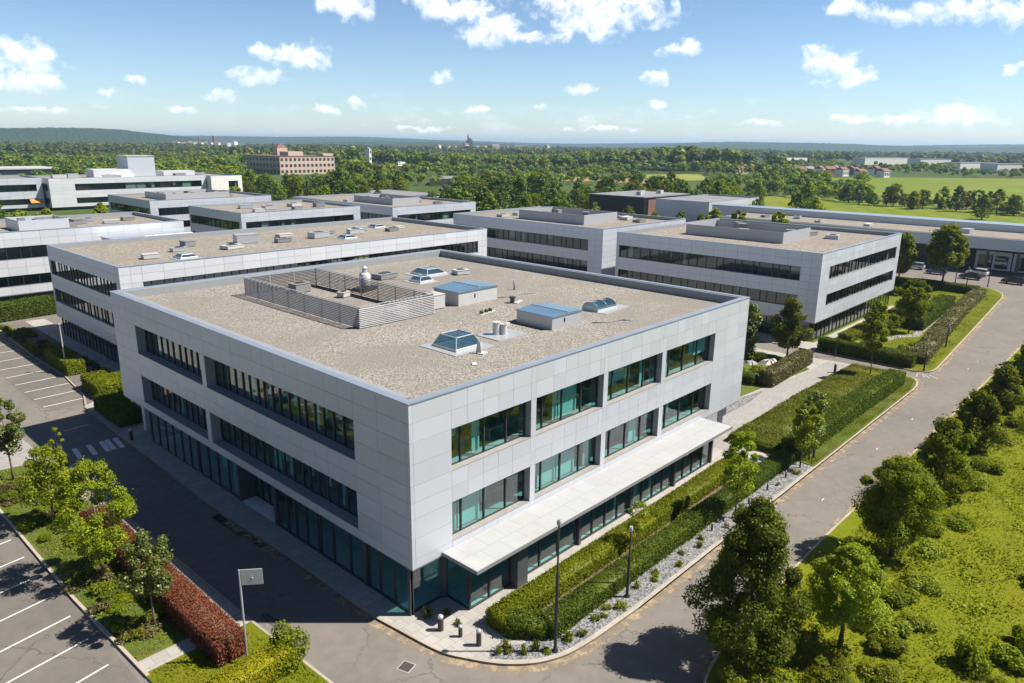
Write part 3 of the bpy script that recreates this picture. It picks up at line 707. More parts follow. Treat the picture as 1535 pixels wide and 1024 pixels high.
# ---- the other blocks of the office park
def office(name, label, x0, x1, y0, y1, T, bands=((8.8, 11.0), (4.8, 6.8)), mS=(3, 3), mW=(3, 3), zs=3.2, pal='panel', glass='glassg', step=1.6, pw=1.8, gf=True, depth=.45, roofm='roof2', roofz=.6, south=True, west=True, seed=1, gfx=None):
    org = (x0, y0, 0); root = thing(name, label, 'office building', org)
    rows = [zs] + [z for b_ in bands for z in b_] + [T]
    rows = sorted(rows); extra = []
    for a, c in zip(rows[:-1], rows[1:]):
        if c - a > 1.5 and not any(abs(a - b_[0]) < .01 for b_ in bands): extra.append((a + c) / 2)
        elif c - a > 1.7: extra.append((a + c) / 2)
    rows += extra
    wm = [M[pal], M['reveal']]
    for side, on, mg in (('S', south, mS), ('W', west, mW), ('E', False, 0), ('N', False, 0)):
        F, L = frameF(side, x0, x1, y0, y1)
        if on:
            a, c = mg[0], L - mg[1]; ops = [(a, c, *bb) for bb in bands]
            n = max(1, round((c - a) / pw)); cols = [0, a * .5] + [a + (c - a) * i / n for i in range(n + 1)] + [L - mg[1] * .5, L]
        else:
            ops = []; n = round(L / (pw * 2)); cols = [L * i / n for i in range(n + 1)]
        wall(root, org, F, L, cols, rows, ops, depth, wm, side, .03, seed)
        if on:
            for k, (z0, z1) in enumerate(bands):
                window(root, org, F, a, c, z0, z1, depth * .75, divide(a, c, step, .22, random.Random(seed + k)), glass, .10, .22, seed * 3 + k, 'reveal')
        if gf and (on):
            ins = .35; F2 = ((F[0][0] - F[2][0] * ins, F[0][1] - F[2][1] * ins), F[1], F[2])
            window(root, org, F2, .8, L - .8, .13, zs - .05, .1, divide(.8, L - .8, step * 1.05, .1, random.Random(seed)), glass, .1, .15, seed + 9, 'sill', None, 'shopfront', False)
    roof_parts(root, org, x0, x1, y0, y1, T, depth, roofm, roofz, .4)
    b = MB(); b.box(x0 + .05, x1 - .05, y0 + .05, y1 - .05, zs - .12, zs + .1); b.build('soffit', M['reveal'], root, org)
    b = MB(); b.box(x0 + depth + .1, x1 - depth - .1, y0 + depth + .1, y1 - depth - .1, bands[0][0] - .5, bands[0][0] - .2); b.build('floor_slab', M['carpet'], root, org)
    d = min(4.5, (y1 - y0) * .2, (x1 - x0) * .2)
    b = MB(); b.box(x0 + d, x1 - d, y0 + d, y1 - d, .05, T - roofz - .5); b.build('core_wall', M['core'], root, org)
    return root
bA = office('office_building', 'long low silver office block right behind the foreground block, its shaded end showing bronze windows', 7, 68, 61.5, 88, 13, ((9.0, 11.0), (5.1, 7.0)), (2.6, 2.2), (1.2, .6), 2.9, 'panel2', 'glassb', 1.25, 2.6, True, .45, 'roof2', .6, True, True, 21)
bB = office('office_building', 'pale grey office block cut off by the left edge of the photo', -30, 35, 108, 131, 13, ((8.6, 10.6), (4.3, 6.0)), (3, 8), (3, 3), 3.0, 'panel2', 'glassg', 2.1, 2.6, True, .4, 'roof2', .6, True, True, 22)
bF = office('office_building', 'silver office block in the middle, directly behind the foreground roof', 82.5, 111, 47, 86, 13, ((8.9, 10.9), (5.0, 7.0)), (9, 6), (3.2, .8), 3.4, 'panel', 'glassg', 1.7, 2.0, True, .45, 'roof2', .6, True, True, 23)
bG = office('office_building', 'bright three storey office block beside the hedge garden on the right', 81, 117.5, 8, 43, 13, ((8.8, 10.85), (4.9, 6.7)), (3.4, 1.8), (2.9, .6), 3.0, 'panel', 'glassg', 1.5, 1.95, True, .5, 'roof2', .6, True, True, 24)
bC1 = office('office_building', 'small silver office block in the second row on the left, below the box shaped tower', 53.5, 88, 170.5, 200, 12, ((8.0, 10.0), (4.6, 6.4)), (2, 2), (1, 1.5), 3.2, 'panel', 'glassg', 2.2, 3, True, .4, 'roof2', .5, True, True, 25)
bC2 = office('office_building', 'silver office block in the second row between two similar blocks, shaded side facing us', 54.5, 86, 124, 150, 12, ((8.0, 10.0), (4.4, 6.0)), (1, 2), (1, .8), 3.2, 'panel', 'glassg', 2.0, 3, True, .4, 'roof2', .5, True, True, 26)
bC3 = office('office_building', 'second row silver office block with a bright front and plant box on its roof', 89.5, 118, 115.5, 161, 12, ((8.0, 10.0), (4.4, 6.0)), (1.4, 2), (.8, 1.2), 3.2, 'panel', 'glassg', 2.0, 3, True, .4, 'roof2', .5, True, True, 27)
bK = office('office_building', 'big far office complex at the upper left with a bright long front', 66, 128, 298, 326, 12.3, ((7.4, 10.0), (2.4, 4.6)), (9, 2), (2, 2), 1.2, 'panel2', 'glassg', 4.0, 5, False, .5, 'roof2', .5, True, True, 28)
bK2 = office('office_building', 'far white fronted office wing at the right end of the big far complex', 128.5, 143, 294, 330, 12, ((6.5, 9.6),), (8, 2), (1.5, 2), 1.2, 'stucco', 'glassg', 3.5, 5, False, .5, 'roof2', .5, True, False, 29)
bK3 = office('office_building', 'far grey office block at the left edge with an orange awning', 46, 65, 303, 330, 12.5, ((7.4, 10.0), (2.4, 4.6)), (3, 2), (2, 2), 1.2, 'panel', 'glassg', 3.0, 5, False, .5, 'roof2', .5, True, True, 30)
b = MB(); b.hexa([(60, 301.2, 3.0), (64.5, 301.2, 3.0), (64.5, 303, 3.4), (60, 303, 3.4), (60, 301.2, 3.2), (64.5, 301.2, 3.2), (64.5, 303, 4.4), (60, 303, 4.4)]); b.build('awning', M['orange'], bK3, (46, 303, 0))
# box tower and lower volumes on the far complex
b = MB(); b.box(98, 109, 304, 316, 11.8, 20.3); b.box(97.8, 109.2, 303.8, 316.2, 20.3, 20.6, 1); b.build('roof_tower', [M['panel'], M['whitem']], bK, (66, 298, 0))
b = MB(); b.hexa([(84, 303, 11.8), (100, 303, 11.8), (100, 312, 11.8), (84, 312, 11.8), (84, 303, 15.2), (98, 304, 15.2), (98, 312, 15.2), (84, 312, 15.2)])
b.box(112.3, 126, 304, 312, 11.8, 14.0); b.build('roof_storey', M['panel2'], bK, (66, 298, 0))
bH = thing('glass_hall', 'far grey glass hall with a flat roof at the left edge behind the office complex', 'hall', (88, 420, 0))
b = MB(); b.box(70, 104, 420, 450, 0, 11.6, 0); b.build('wall', M['greyroof'], bH, (88, 420, 0))
b = MB(); b.box(69, 105, 419, 451, 11.6, 12.2, 0); b.build('roof', M['whitem'], bH, (88, 420, 0))
for k in range(4):
    b = MB(); b.box(71 + 8.2 * k, 78.4 + 8.2 * k, 419.6, 419.98, 3, 10.6); w = b.build('window', M['dimwin'], bH, (88, 420, 0))

# link wing beside the left block
lk = thing('link_wing', 'low grey link wing with a railing between the left block and the long block', 'building', (22, 92, 0))
b = MB(); b.box(20.5, 34, 92, 107.5, 0, 11.2); b.build('wall', M['panel'], lk, (22, 92, 0))
b = MB(); b.box(20.3, 34.2, 91.8, 107.4, 11.2, 11.35); b.build('coping', M['coping'], lk, (22, 92, 0))
rail = MB()
for i in range(8): rail.tube([(22.4 + i * 1.1, 93.4, 11.3), (22.4 + i * 1.1, 93.4, 12.5)], .04, 5)
for z in (11.9, 12.5): rail.tube([(22.4, 93.4, z), (30.1, 93.4, z)], .04, 5)
rail.build('railing', M['greym'], lk, (22, 92, 0))

# long building at the right edge: front hall + taller rear range
bJ = thing('long_building', 'very long low grey building across the right behind the parked cars', 'building', (170, 20, 0))
oj = (170, 20, 0)
b = MB(); b.box(172, 188, -60, 70, 5.4, 8.0); b.build('fascia', M['panel'], bJ, oj)
b = MB(); b.box(172.5, 187.9, -59.6, 69.8, 8.0, 8.12); b.build('roof', M['roof2'], bJ, oj)
b = MB(); b.box(188.2, 195, -60, 82, 0, 9.6); b.build('rear_wall', M['panel'], bJ, oj)
b = MB(); b.box(188.0, 195.2, -60, 82.2, 9.6, 9.8); b.build('rear_coping', M['coping'], bJ, oj)
b = MB(); b.box(178.5, 188, -60, 69, 0, 5.39); b.build('recessed_wall', M['blackwall'], bJ, oj)  # black colour paints in the shade of the recess under the fascia
for y in range(-56, 68, 6):
    b = MB(); b.box(173.2, 173.7, y, y + .5, 0, 5.39); b.build('column', M['column'], bJ, oj)
for k in range(5):
    b = MB(); y = -30 + k * 7.5; b.box(177.2, 178.49, y, y + 7.2, .2, 4.4, 0); w = b.build('shopfront', M['panel2'], bJ, oj)
    p = MB(); p.box(177.1, 177.19, y + .6, y + 3.2, .6, 3.6); p.box(177.1, 177.19, y + 3.8, y + 6.6, .6, 3.6); p.build('pane', M['glassg'], w, oj)
bI = office('low_building', 'low grey flat roofed building behind a row of bushy trees, right of the black hall', 205, 243, 92, 113, 9, ((3.2, 5.6),), (3, 20), (2, 2), 1.0, 'panel', 'glassg', 3, 5, False, .4, 'greyroof', .4, True, False, 31)
bBl = thing('black_hall', 'black flat roofed hall with a red brick end among the trees', 'hall', (205, 117.5, 0)); ob = (205, 117.5, 0)
b = MB(); b.box(204.5, 236, 117.5, 142, 0, 9, 0); b.build('wall', M['blackwall'], bBl, ob)
b = MB(); b.box(207, 236.1, 117.2, 117.49, 0, 8.2, 0); b.build('brick_end', M['brickred'], bBl, ob)
b = MB(); b.box(204.3, 236.2, 117.1, 142.2, 9, 9.3); b.build('roof', M['greyroof'], bBl, ob)
for k in range(3):
    b = MB(); b.box(212 + k * 7, 214 + k * 7, 124 + 4 * (k % 2), 126 + 4 * (k % 2), 9.3, 10.6); b.build('roof_vent', M['whitem'], bBl, ob)

# ------------------------------------------------------------------ rooftop equipment
RZ = 12.95
def plant_screen(label, x0, x1, y0, y1, z0, h, pitch=.15, group=None):
    t = thing('plant_screen', label, 'plant screen', (x0, y0, z0), group); og = (x0, y0, z0)
    n = int(h / pitch)
    for a, b_, c, d in ((x0, x1, y0, y0 + .05), (x0, x1, y1 - .05, y1), (x0, x0 + .05, y0 + .06, y1 - .06), (x1 - .05, x1, y0 + .06, y1 - .06)):
        b = MB()
        for k in range(n):
            z = z0 + .08 + k * pitch; s = .035
            if c == y0 or d == y1:
                f = -s if c == y0 else s; yc = (c + d) / 2
                b.hexa([(a, yc - .012 + f, z), (b_, yc - .012 + f, z), (b_, yc + .012 + f, z), (a, yc + .012 + f, z), (a, yc - .012 - f, z + pitch * .66), (b_, yc - .012 - f, z + pitch * .66), (b_, yc + .012 - f, z + pitch * .66), (a, yc + .012 - f, z + pitch * .66)])
            else:
                f = -s if a == x0 else s; xc = (a + b_) / 2
                b.hexa([(xc - .012 + f, c, z), (xc - .012 + f, d, z), (xc + .012 + f, d, z), (xc + .012 + f, c, z), (xc - .012 - f, c, z + pitch * .66), (xc - .012 - f, d, z + pitch * .66), (xc + .012 - f, d, z + pitch * .66), (xc + .012 - f, c, z + pitch * .66)])
        b.build('louvre', M['louvre'], t, og)
    b = MB(); pts = [(x0 + .12, y0 + .12), (x1 - .12, y0 + .12), (x0 + .12, y1 - .12), (x1 - .12, y1 - .12)]
    m = int((y1 - y0) / 2.4)
    for k in range(1, m):
        y = y0 + (y1 - y0) * k / m; pts += [(x0 + .13, y), (x1 - .13, y)]
    m = int((x1 - x0) / 2.4)
    for k in range(1, m):
        x = x0 + (x1 - x0) * k / m; pts += [(x, y0 + .13), (x, y1 - .13)]
    for x, y in pts: b.box(x - .04, x + .04, y - .04, y + .04, z0, z0 + h)
    b.box(x0 - .03, x1 + .03, y0 - .03, y0 + .07, z0 + h + .002, z0 + h + .06); b.box(x0 - .03, x1 + .03, y1 - .07, y1 + .03, z0 + h + .002, z0 + h + .06)
    b.box(x0 - .03, x0 + .07, y0 + .07, y1 - .07, z0 + h + .002, z0 + h + .06); b.box(x1 - .07, x1 + .03, y0 + .07, y1 - .07, z0 + h + .002, z0 + h + .06)
    b.build('screen_frame', M['greym'], t, og); return t
plant_screen('louvred metal screen round the plant area on the foreground roof', 9.8, 17.8, 18.1, 36.8, RZ, 1.78)

def roof_hatch(label, x0, x1, y0, y1, z0, h, lid='bluem', tilt=.12, group=None, mat='greym'):
    t = thing('roof_hatch', label, 'roof hatch', (x0, y0, z0), group); og = (x0, y0, z0)
    b = MB(); b.box(x0, x1, y0, y1, z0 - .02, z0 + h); b.build('curb', M[mat], t, og)
    b = MB(); o = .09; xm = (x0 + x1) / 2
    b.hexa([(x0 - o, y0 - o, z0 + h), (xm, y0 - o, z0 + h), (xm, y1 + o, z0 + h), (x0 - o, y1 + o, z0 + h), (x0 - o, y0 - o, z0 + h + .07), (xm, y0 - o, z0 + h + .07 + tilt), (xm, y1 + o, z0 + h + .07 + tilt), (x0 - o, y1 + o, z0 + h + .07)])
    b.hexa([(xm + .03, y0 - o, z0 + h), (x1 + o, y0 - o, z0 + h), (x1 + o, y1 + o, z0 + h), (xm + .03, y1 + o, z0 + h), (xm + .03, y0 - o, z0 + h + .07 + tilt), (x1 + o, y0 - o, z0 + h + .07), (x1 + o, y1 + o, z0 + h + .07), (xm + .03, y1 + o, z0 + h + .07 + tilt)])
    l = b.build('lid', M[lid], t, og)
    b = MB(); b.box(xm - .03, xm + .05, y0 - o - .01, y1 + o + .01, z0 + h + .06, z0 + h + .12 + tilt); b.build('ridge', M['greym'], l, og)
    b = MB(); b.box(x0 + (x1 - x0) * .4, x0 + (x1 - x0) * .4 + .1, y0 - .05, y0 - .002, z0 + h * .45, z0 + h * .75); b.build('latch', M['dark'], t, og)
    return t
roof_hatch('big square roof hatch with blue metal lid between the twin vent and the domed rooflight', 20.6, 24.4, 7.0, 10.9, RZ, 1.05)
roof_hatch('wide roof hatch with overhanging blue lid beside the louvred plant screen', 21.3, 26.4, 18.8, 22.2, RZ, 1.25, 'bluem', .22, None, 'whitem')
def skylight(label, cx, cy, z0, s, h, base=1.5, group=None, ang=0., top=.6, sy=1.):
    t = thing('skylight', label, 'skylight', (cx, cy, z0), group); og = (cx, cy, z0)
    b = MB(); b.rbox(cx, cy, ang, s * base, s * base * sy, z0 - .02, z0 + .05); b.build('flashing', M['greym'], t, og)
    b = MB(); b.rbox(cx, cy, ang, s + .16, s * sy + .16, z0 + .05, z0 + .2); b.build('curb', M['whitem'], t, og)
    b = MB(); c, n = math.cos(ang), math.sin(ang)
    W = lambda x, y, z: (cx + x * c - y * n, cy + x * n + y * c, z)
    lo = [W(a * s / 2, e * s * sy / 2, z0 + .2) for a, e in ((-1, -1), (1, -1), (1, 1), (-1, 1))]; hi = [W(a * s / 2 * top, e * s * sy / 2 * top, z0 + h) for a, e in ((-1, -1), (1, -1), (1, 1), (-1, 1))]
    for k in range(4): b.face([lo[k], lo[(k + 1) % 4], hi[(k + 1) % 4], hi[k]])
    b.face(hi); gl = b.build('glazing', M['skyglass'], t, og)
    b = MB()
    for k in range(4): b.tube([lo[k], hi[k]], .045, 5); b.tube([hi[k], hi[(k + 1) % 4]], .045, 5); b.tube([lo[k], lo[(k + 1) % 4]], .05, 5)
    b.tube([tuple((Vector(hi[0]) + Vector(hi[1])) / 2), tuple((Vector(hi[2]) + Vector(hi[3])) / 2)], .03, 5)
    b.build('glazing_frame', M['greym'], gl, og)
    b = MB(); b.rbox(cx, cy, ang, s * .92, s * .92 * sy, z0 + .06, z0 + .12); b.build('shaft', M['dark'], t, og)
    return t
skylight('glass pyramid skylight with truncated top nearest the front corner of the foreground roof', 11.9, 8.9, RZ, 2.5, .95, 1.6, None, 0, .68)
skylight('low glass skylight near the back corner of the foreground roof', 30.6, 33.8, RZ, 2.8, .7, 1.5)
skylight('second low glass skylight near the back, half hidden behind the white cowl', 27.0, 30.8, RZ, 1.8, .6, 1.6)
# domed rooflight
t = thing('domed_rooflight', 'domed barrel rooflight on a pale flashing next to the square hatch with blue lid', 'skylight', (29.9, 9.1, RZ)); og = (29.9, 9.1, RZ)
b = MB(); b.rbox(30.4, 9.0, .1, 4.4, 3.0, RZ - .02, RZ + .05); b.build('flashing', M['greym'], t, og)
b = MB(); b.box(28.4, 31.4, 8.2, 10.0, RZ + .05, RZ + .22); b.build('curb', M['whitem'], t, og)
b = MB(); n = 10
for k in range(n):
    a0, a1 = math.pi * k / n, math.pi * (k + 1) / n
    p = lambda a, x: (x, 9.1 - .85 * math.cos(a), RZ + .22 + .55 * math.sin(a))
    b.face([p(a0, 28.5), p(a0, 31.3), p(a1, 31.3), p(a1, 28.5)])
for x in (28.5, 31.3): b.face([(x, 9.1 - .85 * math.cos(math.pi * k / n), RZ + .22 + .55 * math.sin(math.pi * k / n)) for k in range(n + 1)])
d = b.build('glazing', M['skyglass'], t, og, True)
b = MB()
for x in (28.5, 29.9, 31.3): b.tube([(x, 9.1 - .87 * math.cos(math.pi * k / n), RZ + .22 + .565 * math.sin(math.pi * k / n)) for k in range(n + 1)], .05, 5)
b.build('glazing_frame', M['greym'], d, og)
# twin vent
t = thing('twin_vent', 'white twin pipe vent on a square grey flashing in front of the square hatch', 'vent', (16.6, 8.9, RZ)); og = (16.6, 8.9, RZ)
b = MB(); b.rbox(16.7, 8.9, .0, 3.3, 2.6, RZ - .02, RZ + .06); b.build('flashing', M['greym'], t, og)
for dx, dy, hh, r in ((-.25, .25, 1.0, .3), (.2, -.1, .85, .3)):
    b = MB(); b.lathe(16.6 + dx, 8.9 + dy, [(r, RZ + .05), (r, RZ + hh), (r * 1.12, RZ + hh), (r * 1.12, RZ + hh + .06)], 14); b.build('vent_pipe', M['whitem'], t, og, False)
b = MB(); b.rbox(17.05, 8.7, .2, .5, .3, RZ + .75, RZ + .95); b.build('vent_hood', M['whitem'], t, og)
# units inside the screen
t = thing('cooling_cowl', 'white drum shaped cooling cowl on a dark skid behind the plant screen', 'roof unit', (19.9, 31.2, RZ)); og = (19.9, 31.2, RZ)
b = MB(); b.rbox(19.8, 31.0, .3, 2.4, 1.4, RZ - .01, RZ + .35); b.build('skid', M['dark'], t, og)
b = MB(); b.lathe(19.9, 31.2, [(.5, RZ + .35), (.56, RZ + .5), (.56, RZ + 1.55), (.45, RZ + 1.7), (.3, RZ + 1.8)], 16); b.build('drum', M['whitem'], t, og, True)
b = MB(); b.lathe(19.9, 31.2, [(.28, RZ + 1.85), (.22, RZ + 2.15), (.34, RZ + 2.25), (.1, RZ + 2.45)], 12); b.build('cap', M['greym'], t, og)
def roof_unit(label, x, y, z0, lx, ly, h, mat='whitem', ang=0., group=None, grille=True):
    t = thing('roof_unit', label, 'roof unit', (x, y, z0), group); og = (x, y, z0)
    b = MB(); b.rbox(x, y, ang, lx, ly, z0 + .08, z0 + h); b.rbox(x, y, ang, lx * .8, ly * .7, z0 - .01, z0 + .08); b.rbox(x, y, ang, lx + .08, ly + .08, z0 + h + .002, z0 + h + .05); b.build('casing', M[mat], t, og)
    if grille:
        b = MB(); b.rbox(x, y, ang, lx * .5, ly * .5, z0 + h + .05, z0 + h + .12); b.build('fan_grille', M['dark'], t, og)
    return t
roof_unit('long white air handling box inside the plant screen close to its front wall', 14.7, 19.6, RZ, 2.4, 1.0, .75, 'whitem', .25, None, False)
roof_unit('grey box unit inside the plant screen at its far left end', 14.5, 34.6, RZ, 1.8, 1.2, .9, 'louvre', .1)
roof_unit('small white box at the far end of the plant area beside the back louvre', 16.2, 29.6, RZ, 1.0, .8, .5, 'whitem', .3)
roof_unit('white cabinet standing between the plant screen and the wide blue lidded hatch', 19.3, 19.9, RZ, 1.3, 1.5, 1.3, 'whitem', 0, None, False)
roof_unit('flat pale unit beyond the white cowl', 25.3, 35.0, RZ, 2.6, 1.5, .55, 'louvre', .15)
roof_unit('low white unit beside the back skylight', 33.2, 31.2, RZ, 1.6, 1.3, .5, 'whitem', -.2)
def pipe_run(name, label, pts, r, mat, cat='pipe', group=None):
    b = MB(); b.tube(pts, r, 7); return tag(b.build(name, M[mat], None, pts[0], True), label, cat, group)
pipe_run('pipe', 'bent grey pipe at the right end of the plant screen', [(17.9, 19.3, RZ), (17.9, 19.3, RZ + .9), (18.5, 19.5, RZ + .95), (20.6, 19.9, RZ + .95), (20.6, 19.9, RZ)], .09, 'louvre')
pipe_run('cable', 'thin pale cable lying on the gravel behind the plant screen', [(18.2, 36.5, RZ + .05), (20.5, 37.2, RZ + .04), (23, 36.4, RZ + .05), (25, 34.2, RZ + .04), (27.5, 32.5, RZ + .04)], .045, 'louvre', 'cable')
pipe_run('cable', 'pale cable on the gravel right of the wide blue lidded hatch', [(26.6, 18.9, RZ + .04), (28.2, 18.3, RZ + .04), (29.6, 18.7, RZ + .04), (31.2, 18.0, RZ + .04)], .05, 'louvre', 'cable')
pipe_run('cable', 'pale looping cable on the gravel in front of the domed rooflight', [(24.9, 6.2, RZ + .04), (26.0, 5.4, RZ + .04), (27.6, 4.9, RZ + .04), (28.0, 4.2, RZ + .04)], .05, 'louvre', 'cable')
pipe_run('vent_stack', 'thin upright vent stack in the middle of the gravel roof', [(30.8, 20.6, RZ), (30.8, 20.6, RZ + 1.0)], .09, 'louvre', 'vent')
t = thing('pipe_stub', 'dark stubby vent and white pad right of the wide hatch', 'vent', (26.0, 16.4, RZ)); og = (26., 16.4, RZ)
b = MB(); b.rbox(26.6, 16.2, .4, 1.6, .35, RZ - .01, RZ + .1); b.build('pad', M['whitem'], t, og)
b = MB(); b.lathe(26, 16.4, [(.22, RZ), (.22, RZ + .5), (.34, RZ + .5), (.3, RZ + .62)], 10); b.build('cowl', M['dark'], t, og)
t = thing('roof_valve', 'small dark valves on a white plate between the twin vent and the plant screen', 'vent', (21.3, 15.2, RZ)); og = (21.3, 15.2, RZ)
b = MB(); b.rbox(21.3, 15.2, .15, 2.2, .5, RZ - .01, RZ + .06); b.build('plate', M['whitem'], t, og)
for dx in (-.7, 0, .6):
    b = MB(); b.lathe(21.3 + dx, 15.2 + dx * .15, [(.18, RZ + .05), (.18, RZ + .28), (.1, RZ + .34)], 8); b.build('valve', M['dark'], t, og)
t = thing('roof_bracket', 'upright metal bracket standing right of the pyramid skylight', 'bracket', (11.7, 6.4, RZ)); og = (11.7, 6.4, RZ)
b = MB(); b.rbox(11.7, 6.4, .3, .1, .45, RZ, RZ + .85, 0, .5); b.build('plate', M['greym'], t, og)
b = MB(); b.rbox(11.9, 6.2, .3, .8, .5, RZ - .01, RZ + .08); b.build('foot', M['whitem'], t, og)
b = MB(); b.rbox(9.6, 4.7, .9, .7, .35, RZ - .005, RZ + .06); tag(b.build('roof_tile', M['whitem'], None, (9.6, 4.7, RZ)), 'loose pale slab lying on the gravel near the front corner of the roof', 'slab')

# plant rooms and clutter on the other roofs
M['plantwall'] = m_panel('plant_room_cladding', (.37, .375, .39), .5)
def plant_room(label, x0, x1, y0, y1, z0, h, mat='plantwall', open_end=False):
    h = h * .78
    t = thing('plant_room', label, 'plant room', (x0, y0, z0)); og = (x0, y0, z0)
    for a, b_, c, d in ((x0, x1, y0, y0 + .12), (x0, x1, y1 - .12, y1), (x0, x0 + .12, y0 + .12, y1 - .12), (x1 - .12, x1, y0 + .12, y1 - .12)):
        w = MB(); w.box(a, b_, c, d, z0 - .01, z0 + h); w.build('screen_wall', M[mat], t, og)
    r2 = random.Random(int(x0 * 7 + y0)); u = MB()
    for k in range(7):
        x = r2.uniform(x0 + 1.2, x1 - 1.2); y = r2.uniform(y0 + 1.2, y1 - 1.2); u.rbox(x, y, r2.uniform(0, 1), r2.uniform(.7, 1.8), r2.uniform(.7, 1.6), z0 - .01, z0 + h * r2.uniform(.5, 1.12))
    u.build('machinery', M['louvre'], t, og)
    for k in range(4):
        y = y0 + 1 + (y1 - y0 - 3) * k / 3; u = MB(); u.rbox(x1 + .9, y + .8, .05 * k, 1.3, 1.5, z0 - .01, z0 + h * (.55 + .12 * (k % 3))); c_ = u.build('cooler', M[('louvre', 'dark', 'greym')[k % 3]], t, og)
        u = MB(); u.lathe(x1 + .9, y + .8, [(.45, z0 + h * (.55 + .12 * (k % 3)) + .002), (.45, z0 + h * (.55 + .12 * (k % 3)) + .12)], 12); u.build('fan', M['dark'], c_, og)
    return t
plant_room('pale plant room on the roof of the block beside the hedge garden', 92, 103, 18.5, 36, 12.4, 2.3)
plant_room('pale plant room on the roof of the middle block behind the foreground roof', 90, 101, 57, 74, 12.4, 2.4)
plant_room('pale plant box on the roof of the second row block with the bright front', 97, 106, 125, 142, 11.5, 2.2)
plant_room('long low plant box on the roof of the block below the box shaped tower', 60, 78, 176, 190, 11.5, 2.2)
plant_room('grey plant room on the roof of the block cut off by the left edge', 10, 17.5, 113, 121, 12.4, 2.3, 'panel')
bits = 0
for nm, x0, x1, y0, y1, z, lst in (
    ('the long block behind the foreground one', 12, 64, 65, 84, 12.4, [(14, 70, 2, 1.4, .6), (19.5, 74, 2.2, 1.2, .5), (22.5, 78, 1.6, 1.6, .8), (26, 71.5, 2.8, 1.8, .5), (30.5, 76, 3.2, 2.2, 1.3), (35, 73, 2.2, 1.4, .6), (38.5, 78.5, 2.5, 1.5, .5), (42, 74, 3.0, 1.8, .9), (46, 77.5, 2.0, 1.4, .5), (49.5, 74.5, 2.6, 1.6, .8), (53, 78, 2.2, 1.6, .6), (56.5, 73.6, 2.0, 1.4, .5), (60, 76, 1.8, 1.2, .4)]),
    ('the hedge garden block', 0, 0, 0, 0, 12.4, [(105.5, 15.5, 2.6, 2.0, .6), (107.5, 20.5, 2.8, 2.0, .6), (110.5, 24.5, 2.6, 1.8, .5), (106.5, 27, 1.8, 1.4, .8)]),
    ('the middle block', 0, 0, 0, 0, 12.4, [(103, 53, 2.6, 1.6, .5), (105, 57.5, 2.8, 1.8, .6), (107.5, 60, 2.6, 1.6, .5), (104, 66, 2.6, 2, 1.2), (90, 78.5, 2.4, 1.6, .6), (95, 79, 1.8, 1.4, .6)]),
    ('the block at the left edge', 0, 0, 0, 0, 12.4, [(21, 120, 2.6, 1.6, .6), (26, 118, 2.6, 1.8, .5), (24, 124, 2, 1.6, .5), (30, 121, 2.2, 1.4, .6)]),
    ('the second row block with plant box', 0, 0, 0, 0, 11.5, [(109, 130, 2.4, 1.6, .9), (93.5, 140, 2, 1.6, .8), (110, 122, 2.2, 1.4, .5)]),
    ('the second row block in between', 0, 0, 0, 0, 11.5, [(62, 130, 2.4, 1.4, .7), (67, 134, 3.2, 2, .9), (72, 130, 2.4, 1.4, .7), (76, 138, 3, 2, .8), (64, 140, 3, 2, .9), (80, 133, 2.4, 2, 1.1)]),
    ('the big far complex', 0, 0, 0, 0, 11.7, [(72, 306, 5, 3, 1.6), (78, 310, 4, 3, 1.8), (118, 301.5, 5, 2, 1.4), (90, 301, 7, 1.6, 1.4)]),
    ('the long right hand building', 0, 0, 0, 0, 8.12, [(178, 10, 3, 2, 1.0), (179, -4, 2.4, 2, .8), (177, 32, 4, 1.4, .5), (181, 52, 2.6, 1.6, .7), (178, 60, 2.4, 1.4, .6), (176, 44, 2.6, 1.6, .5)])):
    for k, (x, y, lx, ly, h) in enumerate(lst):
        bits += 1
        roof_unit('small unit on the roof of ' + nm, x, y, z, lx, ly, h, ('louvre', 'whitem', 'greym')[bits % 3], .1 * (bits % 5) - .2, 'units on the roof of ' + nm, bits % 2 == 0)
for k, (x, y) in enumerate(((17.5, 67.5), (33, 80.5), (45, 70.5), (58, 80))):
    skylight('low rooflight on the long block right behind the foreground one', x, y, 12.4, 2.2, .55, 1.5, 'rooflights on the long block')

# ------------------------------------------------------------------ street furniture
def lamp_post(label, x, y, h, group=None):
    t = thing('lamp_post', label, 'lamp post', (x, y, HZ), group); og = (x, y, HZ)
    b = MB(); b.tube([(x, y, HZ - .05), (x, y, HZ + h * .62)], [.10, .085], 10); b.build('base_tube', M['blackm'], t, og)
    b = MB(); b.tube([(x, y, HZ + h * .62), (x, y, HZ + h)], [.055, .05], 8); b.build('upper_tube', M['dark'], t, og)
    b = MB(); b.rbox(x, y, .4, .26, .2, HZ + h, HZ + h + .22); b.rbox(x, y, .4, .2, .14, HZ + h + .22, HZ + h + .3); b.build('lamp_head', M['greym'], t, og)
    b = MB(); b.tube([(x, y, HZ - .02), (x, y, HZ + .12)], .17, 10); b.build('foot_plate', M['blackm'], t, og)
    return t
lamp_post('tallest black lamp post, in the gravel at the rounded road corner', 3.74, -7.75, 7.9)
lamp_post('black lamp post in the gravel strip, second from the road corner', 10.8, -7.75, 4.6)
lamp_post('black post beside the pair of slim trees at the start of the lawn', 40.2, -8.0, 3.6)
lamp_post('slim grey lamp post at the grass tip where the side road meets the main road', 77.4, -7.6, 3.3)
lamp_post('slim lamp post beside the brown hedge halfway along the far road', 92.5, -6.6, 3.0)
lamp_post('tall lamp post at the far bend of the road near the parked cars', 151.0, -.6, 7.0)
lamp_post('dark lamp post at the far end of the hedge garden', 139.5, 1.0, 5.0)
lamp_post('short dark lamp post by the street in front of the parked cars', 152.0, 5.5, 3.6)
